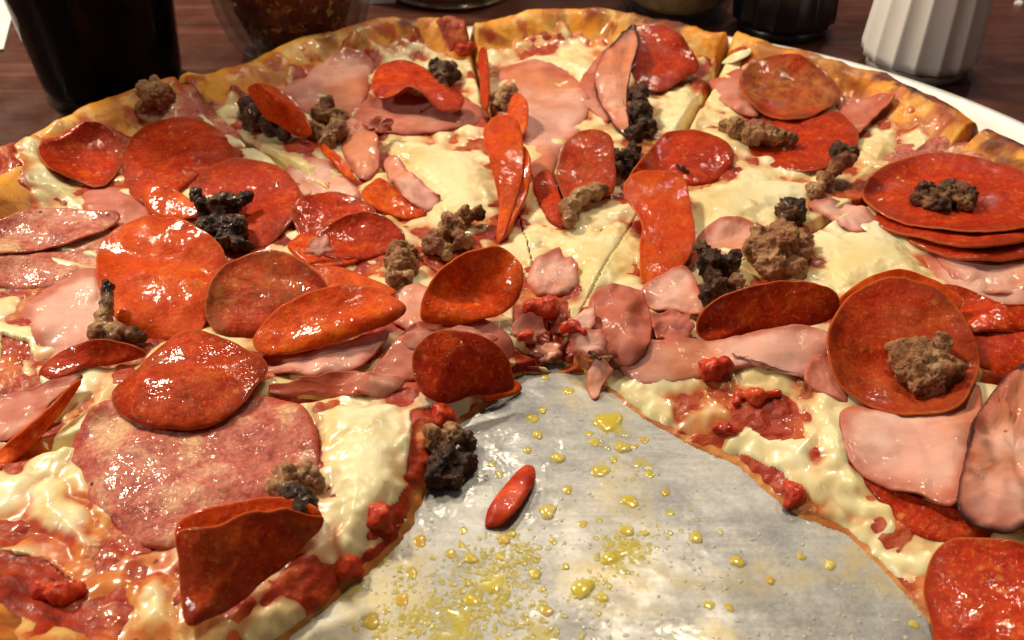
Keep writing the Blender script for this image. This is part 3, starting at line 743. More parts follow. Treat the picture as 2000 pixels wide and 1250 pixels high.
# ------------------------------------------------------------------ lumps: sausage and tomato
def lump(name, cat, mat, blobs, label, rough=1.0, sink=0.3, up=True, group=None, voxel=0.045):
    """blobs (u, v, radius px, char, extra height) fused into one crumbly body"""
    _sid[0] += 1; sid = _sid[0]
    Ce, Ra, Ch = [], [], []
    u0, v0 = blobs[0][0], blobs[0][1]
    x0, y0 = P(u0, v0, 1.3); Hm = local_blur(float(x0), float(y0), 3)
    for b in blobs:
        u, v, r, ch = b[:4]; dz = b[4] if len(b) > 4 else 0.0
        z = 1.4
        for it in range(12):
            x, y = P(u, v, z); x, y = float(x), float(y)
            rw = r / F * depth(x, y, z)
            z = 0.5 * z + 0.5 * (float(sample(Hm, np.array(x), np.array(y))) + rw * (1 - sink) + dz)
        Ce.append((x, y, z)); Ra.append(rw); Ch.append(ch)
    for i in range(1, len(blobs)):
        k = min(range(i), key=lambda q: np.linalg.norm(np.subtract(Ce[q], Ce[i])) - Ra[q])
        for t in (0.25, 0.5, 0.75): Ce.append(tuple(np.array(Ce[k]) * (1 - t) + np.array(Ce[i]) * t)); Ra.append(0.72 * min(Ra[k], Ra[i]) + 0.1 * abs(Ra[k] - Ra[i])); Ch.append(Ch[k] * (1 - t) + Ch[i] * t)
    Ce = np.array(Ce); Ra = np.array(Ra); Ch = np.array(Ch)
    bm = bmesh.new()
    for c, r in zip(Ce, Ra):
        g = bmesh.ops.create_icosphere(bm, subdivisions=2, radius=float(r))
        for q in g['verts']: q.co = q.co + Vector(c)
    me = bpy.data.meshes.new('tmp'); bm.to_mesh(me); bm.free()
    to = bpy.data.objects.new('tmp', me); col.objects.link(to)
    md = to.modifiers.new('r', 'REMESH'); md.mode = 'VOXEL'; md.voxel_size = max(voxel, 0.035)
    dg = bpy.context.evaluated_depsgraph_get(); ev = to.evaluated_get(dg); m2 = ev.to_mesh()
    nv = len(m2.vertices); V = np.empty(nv * 3); m2.vertices.foreach_get('co', V); V = V.reshape(-1, 3)
    Nn = np.empty(nv * 3); m2.vertices.foreach_get('normal', Nn); Nn = Nn.reshape(-1, 3)
    Q = [list(p.vertices) for p in m2.polygons]
    lab = np.arange(nv); e_ = np.empty(len(m2.edges) * 2, int); m2.edges.foreach_get('vertices', e_); e_ = e_.reshape(-1, 2)
    while True:
        l0 = lab.copy(); mn = np.minimum(lab[e_[:, 0]], lab[e_[:, 1]]); np.minimum.at(lab, e_[:, 0], mn); np.minimum.at(lab, e_[:, 1], mn); lab = lab[lab]
        if (lab == l0).all(): break
    big = np.bincount(lab).argmax(); keep = lab == big
    if not keep.all():
        rm = np.cumsum(keep) - 1; Q = [[int(rm[k]) for k in q] for q in Q if keep[q[0]]]; V = V[keep]; Nn = Nn[keep]; nv = len(V)
    ev.to_mesh_clear(); bpy.data.objects.remove(to); bpy.data.meshes.remove(me)
    # soften the joins, then crumble
    ed = np.array([(q[i], q[(i + 1) % len(q)]) for q in Q for i in range(len(q))])
    for it in range(3):
        acc = np.zeros_like(V); cnt = np.zeros(nv); np.add.at(acc, ed[:, 0], V[ed[:, 1]]); np.add.at(cnt, ed[:, 0], 1)
        V = 0.4 * V + 0.6 * acc / np.maximum(cnt, 1)[:, None]
    s = float(Ra[:len(blobs)].mean()); off = sid * 3.17
    d = 0.42 * s * pn(V * (0.9 / s) + off) + 0.09 * pn(V * 2.0 - off) + 0.10 * (np.abs(pn(V * 2.3 + off)) - 0.3) + 0.07 * pn(V * 4.1 - off) + 0.06 * (np.abs(pn(V * 6.5 - off)) - 0.3) + 0.05 * pn(V * 10 + off) + 0.03 * pn(V * 19)
    V = V + Nn * (d * rough)[:, None]
    w = np.exp(-((V[:, None] - Ce[None]) ** 2).sum(-1) / (0.7 * Ra[None] ** 2)) + 1e-6
    chv = (w * Ch[None]).sum(1) / w.sum(1)
    o = link(name, V, Q, mat, attrs=dict(char=chv)); tag(o, label, cat, group)
    if up: splat(V[:, 0], V[:, 1], V[:, 2])
    return o
def crumb(u, v, w, h, ch, label, n=8, seed=0, mat=None, **k):
    r_ = random.Random(seed * 13 + int(u)); bl = [(u, v, min(w, h) * 0.33, ch)]
    for i in range(n):
        a = i / n * 6.283 + r_.uniform(-.4, .4); q = r_.uniform(0.55, 0.95); rr = min(w, h) * r_.uniform(0.13, 0.24)
        bl.append((u + math.cos(a) * (w / 2 - rr) * q, v + math.sin(a) * (h / 2 - rr) * q, rr, min(1, max(0, ch + r_.uniform(-.18, .18)))))
    return lump('sausage_crumble', 'sausage', mat or SAU, bl, label, group='sausage crumbles on the pizza', **k)
def sau(bl, label, **k): return lump('sausage_crumble', 'sausage', SAU, bl, label, group='sausage crumbles on the pizza', **k)
def tomato(u, v, w, h, label, **k):
    r_ = random.Random(int(u + v)); rr = min(w, h) * 0.42; bl = [(u, v, rr, 0)]
    for i in range(4): bl.append((u + r_.uniform(-.5, .5) * (w - rr), v + r_.uniform(-.5, .5) * (h - rr), rr * r_.uniform(.5, .85), 0))
    k.setdefault('rough', 0.35); k.setdefault('sink', 0.72)
    return lump('tomato_chunk', 'tomato', TOM, bl, label, group='tomato chunks on the pizza', **k)

# ------------------------------------------------------------------ toppings (u, v, height above what is below)
# slice beside the cola cup
sal([(255,220),(300,175),(360,150),(410,172),(455,215),(512,262),(470,275),(440,290),(370,265),(300,245)], 'reddish salami sheet lying under the crumbly sausage beside the crust')
ham([(165,372),(235,362),(300,405),(290,440),(230,448),(170,432)], 'small browned ham flap under the sparkling pepperoni edge', HAMB)
pep([(75,290,.1),(100,252,.25),(150,233,.3),(205,243,.2),(237,285,.15),(232,328,.1),(195,362,.1),(150,352,.1),(95,325,.2)], 'cupped pepperoni with raised rim next to the plain crust edge by the cup', dome=-.25)
pep([(240,300),(268,255),(330,230),(400,234),(446,272),(462,316),(425,330),(385,350),(330,400),(285,402),(243,365)], 'large pepperoni with dense sparkling grease beads below the reddish salami', dome=.12, wr=.06)
pep([(275,372,.1),(300,358,.2),(345,368,.2),(378,398,.2),(385,425,.1),(300,425)], 'small orange pepperoni edge peeking out under the sparkling pepperoni', PEPO)
ham([(556,330),(600,308),(650,322),(692,358),(705,395),(640,380),(580,385)], 'pink ham tongue with a brown rind edge behind the row of red pepperoni')
pep([(384,350,.1),(430,316,.3),(480,308,.4),(540,323,.4),(582,362,.3),(588,400,.2),(560,445,.1),(520,485),(470,488),(425,440)], 'red pepperoni half hidden behind the big black sausage lump', wr=.05)
pep([(570,400,.1),(630,373,.3),(690,385,.3),(735,412,.2),(705,440),(620,478),(590,470)], 'flat red pepperoni between the sausage-hidden one and the glossy round one')
pep([(560,485),(590,452),(620,470),(700,500),(694,516),(620,523)], 'narrow pepperoni strip showing under the glossy round pepperoni', PEPO, th=.14)
pep([(612,472,.1),(650,432,.4),(700,412,.5),(752,424,.4),(790,458,.2),(775,492),(700,510),(640,505)], 'glossy round pepperoni leaning beside the grey sausage crumble', dome=-.1)
ham([(596,500,.1),(612,468,.4),(640,470,.4),(650,500,.1)], 'tiny torn ham flap folded against the glossy round pepperoni', ragged=.28, th=.05, wr=.15)
crumb(300, 186, 112, 84, .12, 'crumbly tan sausage lump sitting on the crust by the cola cup', n=10, seed=2)
sau([(485,205,20,.85),(500,235,26,.8),(530,245,24,.85),(555,258,18,.9)], 'dark burnt sausage piece tucked under the arched standing pepperoni')
pep([(483,168,.9),(522,163,1.2),(567,186,1.1),(598,225,.7),(608,263,.25),(578,268,.05),(546,246,.1),(518,234,.1),(496,200,.4)], 'arched orange pepperoni standing on edge over the burnt sausage piece by the crust', PEPO, up=False)
pep([(618,282,.1),(628,276,.3),(655,298,.3),(680,324,.25),(693,356,.1),(668,340,.05),(640,310,.05)], 'thin curled pepperoni rim along the cut below the ring shaped sausage', PEPO, up=False)
sau([(382,385,16,1,.35),(405,405,26,.95),(440,400,30,.95),(470,390,20,1,.3),(415,445,28,.95),(455,445,32,.9),(470,478,20,.95),(435,470,22,1)], 'biggest black burnt sausage lump standing among the red pepperoni', rough=1.2)
# slice with the wavy pepperoni
ham([(540,175),(600,142),(660,100,.2),(685,86,.4),(732,116,.1),(722,152),(715,195),(680,245),(600,225),(560,190)], 'broad pink ham sheet with a purple burnt corner touching the crust')
ham([(665,250),(700,235,.2),(735,262,.5),(738,330,.1),(705,352),(668,300)], 'pink ham fold leaning at the cut under the wavy pepperoni')
ham([(685,245),(715,195,.2),(780,178,.3),(870,195,.3),(905,182,.2),(957,222,.1),(948,238),(880,256),(800,266),(728,256)], 'folded ham with a browned rim below the wavy pepperoni', HAMB, wr=.1)
pep([(725,172,.5),(735,130,.6),(780,117,.7),(832,134,.6),(872,168,.5),(908,188,.4),(892,216,.3),(858,212,.3),(826,180,.8),(795,168,.9),(765,186,.5),(738,190,.3)], 'wavy buckled pepperoni draped over folded ham near the yellow crust', wr=.05, up=True)
ham([(705,250),(745,232,.4),(765,240,.5),(768,252,.3),(740,262,.1)], 'small curled ham corner with a purple tip inside the folded ham', HAMB, ragged=.28, th=.05, wr=.15)
crumb(867, 142, 78, 74, .75, 'dark sausage lump perched on the wavy pepperoni', n=9, seed=4, rough=1.1)
sau([(625,225,20,.1),(640,205,16,.15),(660,225,18,.1),(660,258,18,.2),(640,275,18,.25),(622,255,18,.1)], 'ring shaped tan sausage piece on ham beside the arched pepperoni')
pep([(704,378,.1),(738,346,.4),(768,362,.3),(830,408,.1),(826,426),(780,428),(722,404)], 'small bent orange pepperoni in front of the pale ham strip', PEPO, wr=.05)
ham([(748,312,.1),(770,300,.3),(792,328,.3),(848,370,.2),(862,392),(838,414),(800,392,.1),(765,355,.1)], 'pale pink ham strip lying on smooth cheese beside the bent small pepperoni')
tomato(902, 98, 52, 32, 'bright red tomato piece against the yellow crust near the cut')
# slice with the ham roll
ham([(1120,190),(1150,130,.1),(1188,92,.2),(1205,140,.1),(1192,235,.05),(1150,215)], 'browned ham sheet tucked under the curled ham roll', HAMB)
pep([(1040,352,.1),(1070,330,.25),(1092,375,.2),(1108,440,.05),(1075,438),(1052,400)], 'dark pepperoni sliver at the cut under the domed pepperoni')
ham([(953,165),(990,126),(1030,116),(1092,130),(1138,166),(1153,202),(1135,250),(1100,295),(1065,365),(1040,345),(1022,270),(1000,235),(958,215)], 'broad pale ham round with a brown rind line under the small brown sausage', wr=.08)
pep([(934,100,.5),(946,90,.8),(953,130,.6),(952,205,.3),(941,210,.1),(936,150,.3)], 'narrow pepperoni edge standing in the cut beside the pale ham round', th=.12, up=False)
pep([(1000,185,.6),(1022,186,.8),(1032,215,.6),(1025,255,.3),(1008,262,.2),(990,230,.3)], 'orange pepperoni sliver standing behind the small brown sausage on ham', PEPO, up=False)
crumb(988, 192, 66, 66, .22, 'small brown sausage knob on the pale ham round', n=7, seed=5)
pep([(1018,285,.9),(1036,318,.8),(1030,375,.4),(988,458,.1),(972,468),(995,400,.3)], 'thin orange pepperoni layer standing behind the tongue shaped pepperoni', PEPO, th=.12, up=False)
pep([(944,262,1.2),(958,234,1.5),(985,224,1.6),(1012,240,1.4),(1022,285,1.1),(1022,345,.7),(1003,405,.4),(980,470,.1),(968,470,.05),(974,400,.4),(960,330,.8)], 'tongue shaped folded pepperoni standing upright in the cut between two slices', PEPO, up=False)
pep([(1234,60,1.0),(1262,44,1.2),(1312,54,1.1),(1344,86,.8),(1368,132,.4),(1335,152,.2),(1290,178,.1),(1250,165,.2),(1228,125,.6)], 'tall red pepperoni leaning back against the crust beside the ham roll', up=False)
ham([(1160,160,.3),(1178,105,.8),(1212,62,1.2),(1240,44,1.4),(1247,80,1.3),(1234,130,1.0),(1224,190,.5),(1228,265,.1),(1205,262),(1180,215,.1)], 'curled ham roll with a black burnt rim beside the tall red pepperoni', brown=1.0, up=False)
sau([(1245,185,20,1,.3),(1250,220,26,1,.1),(1262,250,20,1),(1240,262,18,1)], 'black sausage chunk wedged in the cut below the ham roll')
pep([(1088,328,.2),(1106,275,.8),(1150,250,1.0),(1190,264,.9),(1203,312,.6),(1198,372,.2),(1150,394),(1110,398),(1092,365,.1)], 'domed red pepperoni leaning back above the bent tan sausage', brown=.25)
crumb(1226, 312, 88, 70, .9, 'black sausage lump at the cut beside the domed red pepperoni', n=8, seed=8)
sau([(1112,430,18,.15),(1114,405,22,.1),(1130,385,22,.15),(1160,374,20,.3),(1178,368,12,.45)], 'bent tan sausage finger in the melted cheese near the centre', rough=.5)
# slice with the charred crust
ham([(1362,462),(1425,425,.1),(1485,438,.1),(1476,505),(1400,530),(1365,510)], 'pink ham piece under the black sausage and tan patty')
ham([(1384,168),(1412,142,.1),(1450,132,.1),(1475,195),(1482,232),(1430,218)], 'narrow ham flap under the brown topped pepperoni near the crust', HAMB)
ham([(1635,195),(1690,185,.1),(1747,184,.3),(1700,235,.2),(1672,262,.1),(1640,225)], 'ham triangle with a raised dark corner beside the blistered crust', HAMB)
pep([(1478,245),(1540,232,.1),(1630,212,.15),(1664,240,.2),(1676,272,.2),(1640,312,.15),(1580,333,.1),(1510,327),(1460,292)], 'glossy red pepperoni partly under the brown topped one and a long sausage', dome=-.1)
pep([(1443,168,.2),(1456,130,.5),(1500,108,.6),(1550,105,.6),(1602,130,.4),(1642,182,.2),(1602,217,.1),(1540,233,.1),(1480,215,.1)], 'brown topped pepperoni leaning on the crust above a redder pepperoni', brown=.9)
sau([(1412,245,14,.1),(1440,252,22,.1),(1475,262,27,.2),(1510,266,25,.35),(1540,272,16,.5)], 'long tan sausage piece across the glossy red pepperoni rim')
pep([(1228,350,.1),(1268,292,.2),(1300,260,.3),(1350,251,.35),(1402,264,.25),(1434,300,.15),(1422,338),(1380,362),(1330,362),(1270,356)], 'flat red pepperoni with a black crumb on it next to the wide cheese', dome=.1)
sau([(1322,322,6,1),(1335,328,7,1),(1342,334,5,1)], 'tiny black burnt crumb lying on the flat red pepperoni', voxel=.035)
pep([(1217,378,.7),(1230,345,.9),(1280,328,1.0),(1332,340,.8),(1346,380,.6),(1358,450,.4),(1352,492,.3),(1312,542,.1),(1258,556,.05),(1250,480,.4),(1254,430,.6)], 'long drooping orange pepperoni hanging over the cut near the centre', PEPO, up=False)
ham([(1250,562,.1),(1298,532,.3),(1345,522,.3),(1368,580,.3),(1384,622,.1),(1320,605,.1),(1275,598,.1)], 'pale ham flap poking out below the drooping orange pepperoni')
ham([(1576,402),(1620,384,.15),(1680,400,.1),(1718,432),(1680,455),(1620,436)], 'light pink ham shred beside the cheese below the upright sausage')
sau([(1592,372,18,.1),(1612,352,18,.1),(1632,330,18,.15,.2),(1648,312,22,.3,.5),(1636,292,16,1,.8),(1660,296,16,1,.8)], 'upright sausage finger with a black tip on melted cheese', rough=.7)
crumb(1548, 412, 78, 76, .95, 'black crumbly sausage knob behind the large tan sausage patty', n=9, seed=9, rough=1.1)
crumb(1520, 492, 165, 140, .05, 'large flat tan sausage patty beside the black crumbly knobs', n=12, seed=10, sink=.55)
sau([(1370,485,18,1,.4),(1385,515,28,1,.1),(1420,520,24,1),(1435,500,14,1,.2),(1395,560,26,.9),(1430,560,22,.6),(1375,585,16,1)], 'black crumbly sausage lump with ragged edges beside the tan patty', rough=1.3)
# slice with stacked pepperoni
ham([(1800,500),(1870,485,.1),(2030,500,.1),(2050,590,.05),(1950,600),(1870,575)], 'wide pink ham sheet in front of the pepperoni stack')
pep([(1872,648,.1),(1950,602,.3),(2050,615,.3),(2060,735,.1),(1950,735,.05),(1900,700,.05)], 'large shaded pepperoni beside the sausage-bearing pepperoni')
sal([(1700,335),(1745,290),(1850,258),(1905,285),(1960,345),(1900,350),(1790,350)], 'mottled salami sheet behind the stacked pepperoni by the crust')
ham([(1826,485),(1900,502),(2020,492),(2040,560),(1940,575),(1862,545)], 'pink ham under the stacked pepperoni dish')
pep([(1760,455),(1840,495,.1),(1930,506,.15),(2030,490,.1),(2060,430),(1960,380),(1820,390)], 'lowest pepperoni rim of the stack holding the charred sausage', th=.14)
pep([(1705,425),(1790,462,.1),(1900,480,.15),(2030,462,.1),(2060,400),(1940,350),(1780,360)], 'middle pepperoni rim of the stack holding the charred sausage', th=.14)
pep([(1683,382,.1),(1700,340,.1),(1760,308,.1),(1850,299,.1),(1950,318,.1),(2030,355,.1),(2040,430,.1),(1960,448,.1),(1880,450,.1),(1780,437,.1),(1712,412,.1)], 'topmost pepperoni of the stack with charred sausage in its middle', dome=-.15)
crumb(1852, 380, 150, 80, .72, 'wide charred sausage lump in the middle of the stacked pepperoni', n=12, seed=11, rough=1.1)
pep([(1830,562,.1),(1885,560,.3),(1955,590,.3),(2030,600,.2),(2030,640),(1935,652),(1880,645)], 'flat pepperoni edge next to cheese behind the sausage-bearing pepperoni')
pep([(1630,600,.5),(1690,545,.9),(1760,524,1.0),(1825,545,.8),(1880,590,.4),(1800,640,.1),(1690,645,.1)], 'orange pepperoni standing behind the pepperoni that carries round sausage', PEPO, up=False)
pep([(1358,650,.1),(1374,606,.6),(1420,574,1.0),(1500,552,1.2),(1580,549,1.2),(1640,576,.9),(1632,620,.4),(1560,645,.1),(1450,655,.05),(1390,672)], 'wide pepperoni standing on its edge along the cut behind the cheesy ham', brown=.1, up=False)
# slice beside the scratched metal
ham([(1205,712,.05),(1225,676,.2),(1290,660,.25),(1400,662,.2),(1500,638,.3),(1600,636,.3),(1640,700,.1),(1600,745),(1500,720),(1400,735),(1300,752),(1235,748)], 'long ham sheet with a rolled edge under cheese at the cut', HAM, wr=.1)
ham([(1568,742),(1592,690,.1),(1640,720,.1),(1665,785),(1600,768)], 'reddish ham corner under the sausage-bearing pepperoni', HAMB)
pep([(1678,935),(1745,950,.1),(1835,985,.15),(1945,1010,.1),(1925,1052),(1850,1064),(1770,1035)], 'red pepperoni rim showing below the veined pink ham flap')
ham([(1640,800),(1720,795,.1),(1830,795,.1),(1912,735,.2),(1920,790,.25),(1892,885,.25),(1866,985,.25),(1800,968,.2),(1700,932,.15),(1655,885,.1)], 'smooth pink ham flap with tiny holes below the sausage-bearing pepperoni')
ham([(1872,990,.1),(1888,890,.2),(1925,780,.3),(2040,710,.3),(2060,1000,.2),(1965,1035,.3)], 'glossy browned ham with a black burnt edge beside the smooth ham flap', HAM, brown=.9, wr=.25)
pep([(1614,662,.3),(1640,600,.75),(1680,562,.95),(1750,540,1.0),(1822,556,.9),(1882,612,.6),(1912,682,.35),(1906,742,.2),(1870,792,.1),(1800,810,.05),(1720,796,.05),(1652,762,.1),(1624,722,.15)], 'cupped pepperoni tilted up carrying a round brown sausage lump', dome=-.2, brown=.35)
crumb(1800, 712, 172, 140, .22, 'round brown sausage lump cradled in the tilted cupped pepperoni', n=11, seed=12)
pep([(1803,1135,.05),(1828,1072,.1),(1885,1050,.15),(2040,1080,.2),(2080,1290,.2),(1860,1300,.05),(1812,1200,.05)], 'big red pepperoni draped over the cut edge at the tray', dome=.12)
tomato(1392, 722, 75, 60, 'wet red tomato chunk beside white cheese on the cut edge')
tomato(1475, 775, 110, 50, 'stretched red tomato pulp below white cheese on the cut edge')
tomato(1555, 970, 50, 70, 'dark red tomato cube at the slice edge on the scratched tray')
tomato(1420, 838, 60, 36, 'small tomato lump low on the cut edge')
ham([(1125,640,.1),(1150,588,.35),(1195,553,.6),(1250,556,.55),(1272,620,.3),(1258,690,.1),(1215,712,.05),(1160,690,.1)], 'glossy ham lump soaked in sauce at the centre of the pizza', HAMB, dome=.12, wr=.16, th=.06, ragged=.12)
ham([(1085,640),(1120,622,.1),(1150,600,.15),(1165,625,.15),(1140,655,.05),(1105,660)], 'torn ham shred reaching towards the sauce at the centre', ragged=.28, th=.05, wr=.15)
ham([(1145,735),(1165,700,.1),(1195,720,.15),(1180,745,.1),(1168,775,.05),(1150,775)], 'orange ham strip dangling onto the bare tray from the torn tip', HAM, th=.1, ragged=.1)
# centre and cut of the slices facing the bare tray
ham([(1030,545),(1045,510,.2),(1085,485,.35),(1120,505,.3),(1130,550,.1),(1090,585),(1050,575)], 'pink ham nub melted into cheese at the very centre', dome=.1, ragged=.22, th=.05, wr=.14)
tomato(1070, 602, 90, 60, 'dark glossy sauce clot at the point where slices meet', sink=.5)
ham([(1035,680),(1060,665,.05),(1095,672,.05),(1100,695),(1070,712),(1040,700)], 'small meat scrap in grease on the tray below the sauce clot', HAM, ragged=.28, th=.05, wr=.15)
# slice with the bent sausage
ham([(752,590),(790,560,.1),(850,565,.15),(866,615,.1),(810,648,.05),(765,630)], 'pale ham bit between the pointed and upright pepperoni')
pep([(592,528,.1),(650,518,.2),(722,542,.2),(775,570,.1),(700,588,.05),(635,570,.05)], 'thin pepperoni layer behind the pointed leaf shaped pepperoni', PEPO)
sal([(-40,455,.1),(40,412,.2),(170,408,.2),(236,416,.15),(205,450,.15),(100,482,.25),(0,492,.3),(-40,490,.2)], 'dark red salami with an upturned rim lying against the crust')
sal([(-40,505),(100,490),(200,462),(255,445),(240,505),(110,565),(-40,560)], 'browned salami sheet under the upturned dark red salami')
ham([(40,612),(85,562,.1),(130,534,.2),(195,528,.2),(215,600,.1),(265,645),(200,690),(100,705),(60,655)], 'pink ham with a dark rind arc behind the bent sausage', HAM)
pep([(188,525,.3),(198,470,.5),(240,434,.7),(300,421,.8),(372,434,.8),(432,480,.6),(442,525,.4),(408,570,.3),(402,630,.1),(365,655,.05),(300,664),(245,640,.05),(200,585,.1)], 'largest bright orange pepperoni with scattered highlights beside the bent sausage', PEPO, dome=.1, wr=.08)
sau([(210,560,15,1,.5),(208,590,17,.35,.3),(204,620,20,.2,.1),(195,645,24,.2),(225,650,24,.5),(255,655,20,.95),(275,660,12,1)], 'bent sausage piece with a dark upright stub on pink ham', rough=.6)
pep([(72,725,.05),(118,682,.2),(180,664,.3),(242,670,.25),(290,692,.1),(240,712),(160,722),(100,745)], 'arched red pepperoni edge between pink ham and pale cheese')
pep([(399,605,.3),(413,545,.7),(460,504,.95),(530,488,1.0),(592,510,.9),(635,552,.6),(640,580,.4),(580,610,.2),(500,655,.05),(465,662),(418,645,.1)], 'brown rimmed pepperoni tilted up next to the largest orange pepperoni', brown=.7)
ham([(505,715),(555,690,.1),(650,675,.2),(755,640,.25),(742,675,.2),(695,722,.1),(600,738,.05),(520,728)], 'pink ham fold under the pointed orange pepperoni')
pep([(489,662,.35),(518,622,.55),(580,580,.8),(650,560,.95),(722,560,.9),(796,600,.7),(762,632,.4),(650,668,.2),(560,690,.15),(508,690,.2)], 'pointed leaf shaped orange pepperoni over a ham fold', PEPO, dome=.12, up=False)
crumb(785, 515, 90, 112, .3, 'grey brown sausage crumble leaning on the glossy round pepperoni', n=9, seed=14)
sau([(850,475,26,.05),(880,445,28,.05),(905,425,20,.1,.1),(930,418,15,.5,.2),(942,420,10,1,.25),(900,470,22,.1),(870,490,20,.1)], 'pale tan sausage chunk with a dark tip on melted cheese')
ham([(700,775),(770,660,.2),(830,622,.35),(920,614,.4),(985,640,.3),(1005,690,.1),(960,730),(880,730),(790,748)], 'ragged long ham sheet behind the dark red pepperoni at the cut', HAMB, ragged=.05, wr=.1)
pep([(818,612,.3),(838,556,.9),(880,510,1.4),(930,488,1.6),(982,487,1.6),(1017,516,1.3),(1017,565,.8),(992,605,.35),(900,632,.1),(835,630,.1)], 'upright dark orange pepperoni facing outwards above the ragged ham', PEPO, up=False, dome=-.1)
# slice with the salami round
sal([(132,912),(136,862,.05),(160,815,.1),(205,782,.15),(270,765,.1),(350,770,.1),(440,768,.1),(520,772,.12),(580,785,.15),(615,815,.12),(624,865,.08),(618,920,.05),(598,965),(545,1000),(480,1030),(410,1062),(340,1078),(285,1075),(235,1045),(180,985)], 'wide mottled salami round with pepper specks lying on pale cheese', wr=.12, th=.18)
pep([(210,772,.1),(248,732,.35),(325,665,.6),(370,640,.65),(425,650,.6),(478,680,.45),(521,704,.3),(512,742,.2),(462,800,.15),(400,834,.1),(320,843,.05),(250,822,.05)], 'saddle shaped pepperoni lying over the mottled salami edge', dome=.25, brown=.25)
pep([(936,752,.1),(975,742,.15),(1012,745,.1),(1016,768,.02),(950,784,.05)], 'small torn orange pepperoni scrap at the tray edge', PEPO)
pep([(804,712,.5),(815,672,.8),(860,645,.95),(932,650,.9),(982,682,.7),(1003,732,.4),(1003,765,.2),(930,775,.15),(870,790,.1),(822,765,.2)], 'dark red pepperoni draped down the cut edge towards the bare tray', dome=.1, up=False)
ham([(-30,790),(80,752,.2),(162,728,.3),(115,772,.25),(55,832,.2),(-30,865)], 'curled ham with a dark burnt rim beside the orange pepperoni strip', HAMB, brown=.7)
pep([(-30,905),(58,832,.3),(120,780,.35),(164,738,.3),(135,792,.1),(62,872,.05),(-30,940)], 'long narrow orange pepperoni strip beside the dark rimmed ham', PEPO)
pep([(340,1045,.4),(378,1002,.6),(480,976,.7),(560,970,.7),(632,1002,.5),(610,1050,.2),(500,1100,.1),(400,1150,.1)], 'back half of the folded pepperoni behind the dark front fold', PEPO, th=.14)
pep([(338,1040,.9),(400,1030,1.1),(480,1005,1.1),(560,1000,1.0),(634,1005,.8),(612,1050,.5),(545,1118,.3),(455,1180,.2),(370,1232,.1),(350,1160,.3),(345,1090,.6)], 'dark folded pepperoni drooping to the tray below the salami', brown=.3, dome=.22, up=False, wr=.14)
sau([(540,950,24,.1),(560,925,20,.2),(600,925,22,.35),(575,965,26,.9,.1),(600,980,24,1),(585,1000,18,1),(622,940,11,.7)], 'charred sausage crumb with a blue black crust over the salami rim', rough=.9)
tomato(862, 812, 58, 50, 'bright red tomato bit on top of the sausage at the tray edge')
sau([(850,860,26,.35),(885,850,26,.4,.1),(915,858,20,.6),(870,900,34,.85),(905,905,28,.9),(850,930,24,1),(885,935,22,1)], 'large burnt sausage chunk sitting half on the bare tray')
tomato(745, 1010, 60, 70, 'dark red tomato bit oozing from the cut beside grease')
tomato(680, 1105, 60, 50, 'red sauce bead at the foot of the cut by the grease pool')
tomato(120, 1160, 110, 70, 'dark red tomato lump in the browned crust corner')
# bits on the tray
sheet('tomato_skin', 'tomato', TOM, [(945,1028,.02),(952,995,.1),(985,945,.15),(1015,915,.12),(1042,907,.1),(1048,935,.1),(1022,985,.12),(990,1020,.1),(955,1032,.02)], 'curled red tomato skin strip lying alone on the bare tray', th=.1, dome=.12)
# torn scraps round the point where the slices meet
ham([(1000,640,.05),(1030,618,.15),(1062,628,.15),(1060,662,.05),(1020,668)], 'torn dark ham scrap against the sauce clot', HAMB, ragged=.28, th=.05, wr=.15)
ham([(1108,672,.05),(1135,650,.15),(1172,655,.2),(1190,690,.15),(1160,705,.05),(1125,700)], 'limp ham scrap hanging at the torn tip above the dangling strip', HAM, ragged=.28, th=.05, wr=.15)
ham([(1262,610,.05),(1300,600,.2),(1350,622,.2),(1345,660,.05),(1290,655,.05)], 'dark wet ham shred in the cut beside the standing pepperoni', HAMB, ragged=.28, th=.05, wr=.15)
tomato(1120, 640, 60, 40, 'wet sauce blob beside the torn ham shred')
tomato(1030, 655, 50, 34, 'dark sauce blob below the upright orange pepperoni')
sau([(1152,688,5,1),(1162,694,6,1),(1172,702,5,1)], 'tiny black herb shaped burnt bit on the limp ham scrap', voxel=.035, rough=.3)
ham([(780,655,.1),(840,640,.2),(900,636,.25),(960,650,.2),(930,680,.1),(850,690,.05)], 'crumpled pink ham strip above the draped dark red pepperoni', ragged=.28, th=.05, wr=.15)
ham([(505,745,.05),(600,738,.15),(700,722,.2),(790,735,.15),(760,772,.02),(640,775),(540,768)], 'browned ham rim along the cut above the pale cheese', HAMB, ragged=.28, th=.05, wr=.15)
sheet('onion_sliver', 'onion', CHE, [(1408,124),(1432,104,.1),(1466,94,.12),(1462,108,.1),(1428,124,.05)], 'pale onion sliver lying on the crust above the brown topped pepperoni', th=.12)
# ------------------------------------------------------------------ grease on the bare tray
def dome_drop(x, y, r, h, seed, nn=14, wob=1.0):
    th_ = np.linspace(0, 2 * np.pi, nn, endpoint=False); r_ = random.Random(seed)
    k = 1 + (0.12 * np.cos(2 * th_ + r_.uniform(0, 6)) + 0.10 * np.cos(3 * th_ + r_.uniform(0, 6)) + 0.06 * np.cos(5 * th_ + r_.uniform(0, 6))) * wob
    V = []; prof = [(1.0, -0.03), (0.95, 0.35), (0.72, 0.75), (0.38, 0.97)]
    for q, z in prof: V.append(np.c_[x + r * q * k * np.cos(th_), y + r * q * k * np.sin(th_), np.full(nn, max(z * h, -0.01))])
    V.append(np.array([[x, y, h]])); V = np.concatenate(V); Fc = []
    for j in range(3):
        for i in range(nn): a, b = j * nn + i, j * nn + (i + 1) % nn; Fc.append([a, b, b + nn, a + nn])
    for i in range(nn): Fc.append([3 * nn + i, 3 * nn + (i + 1) % nn, 4 * nn])
    return V, Fc
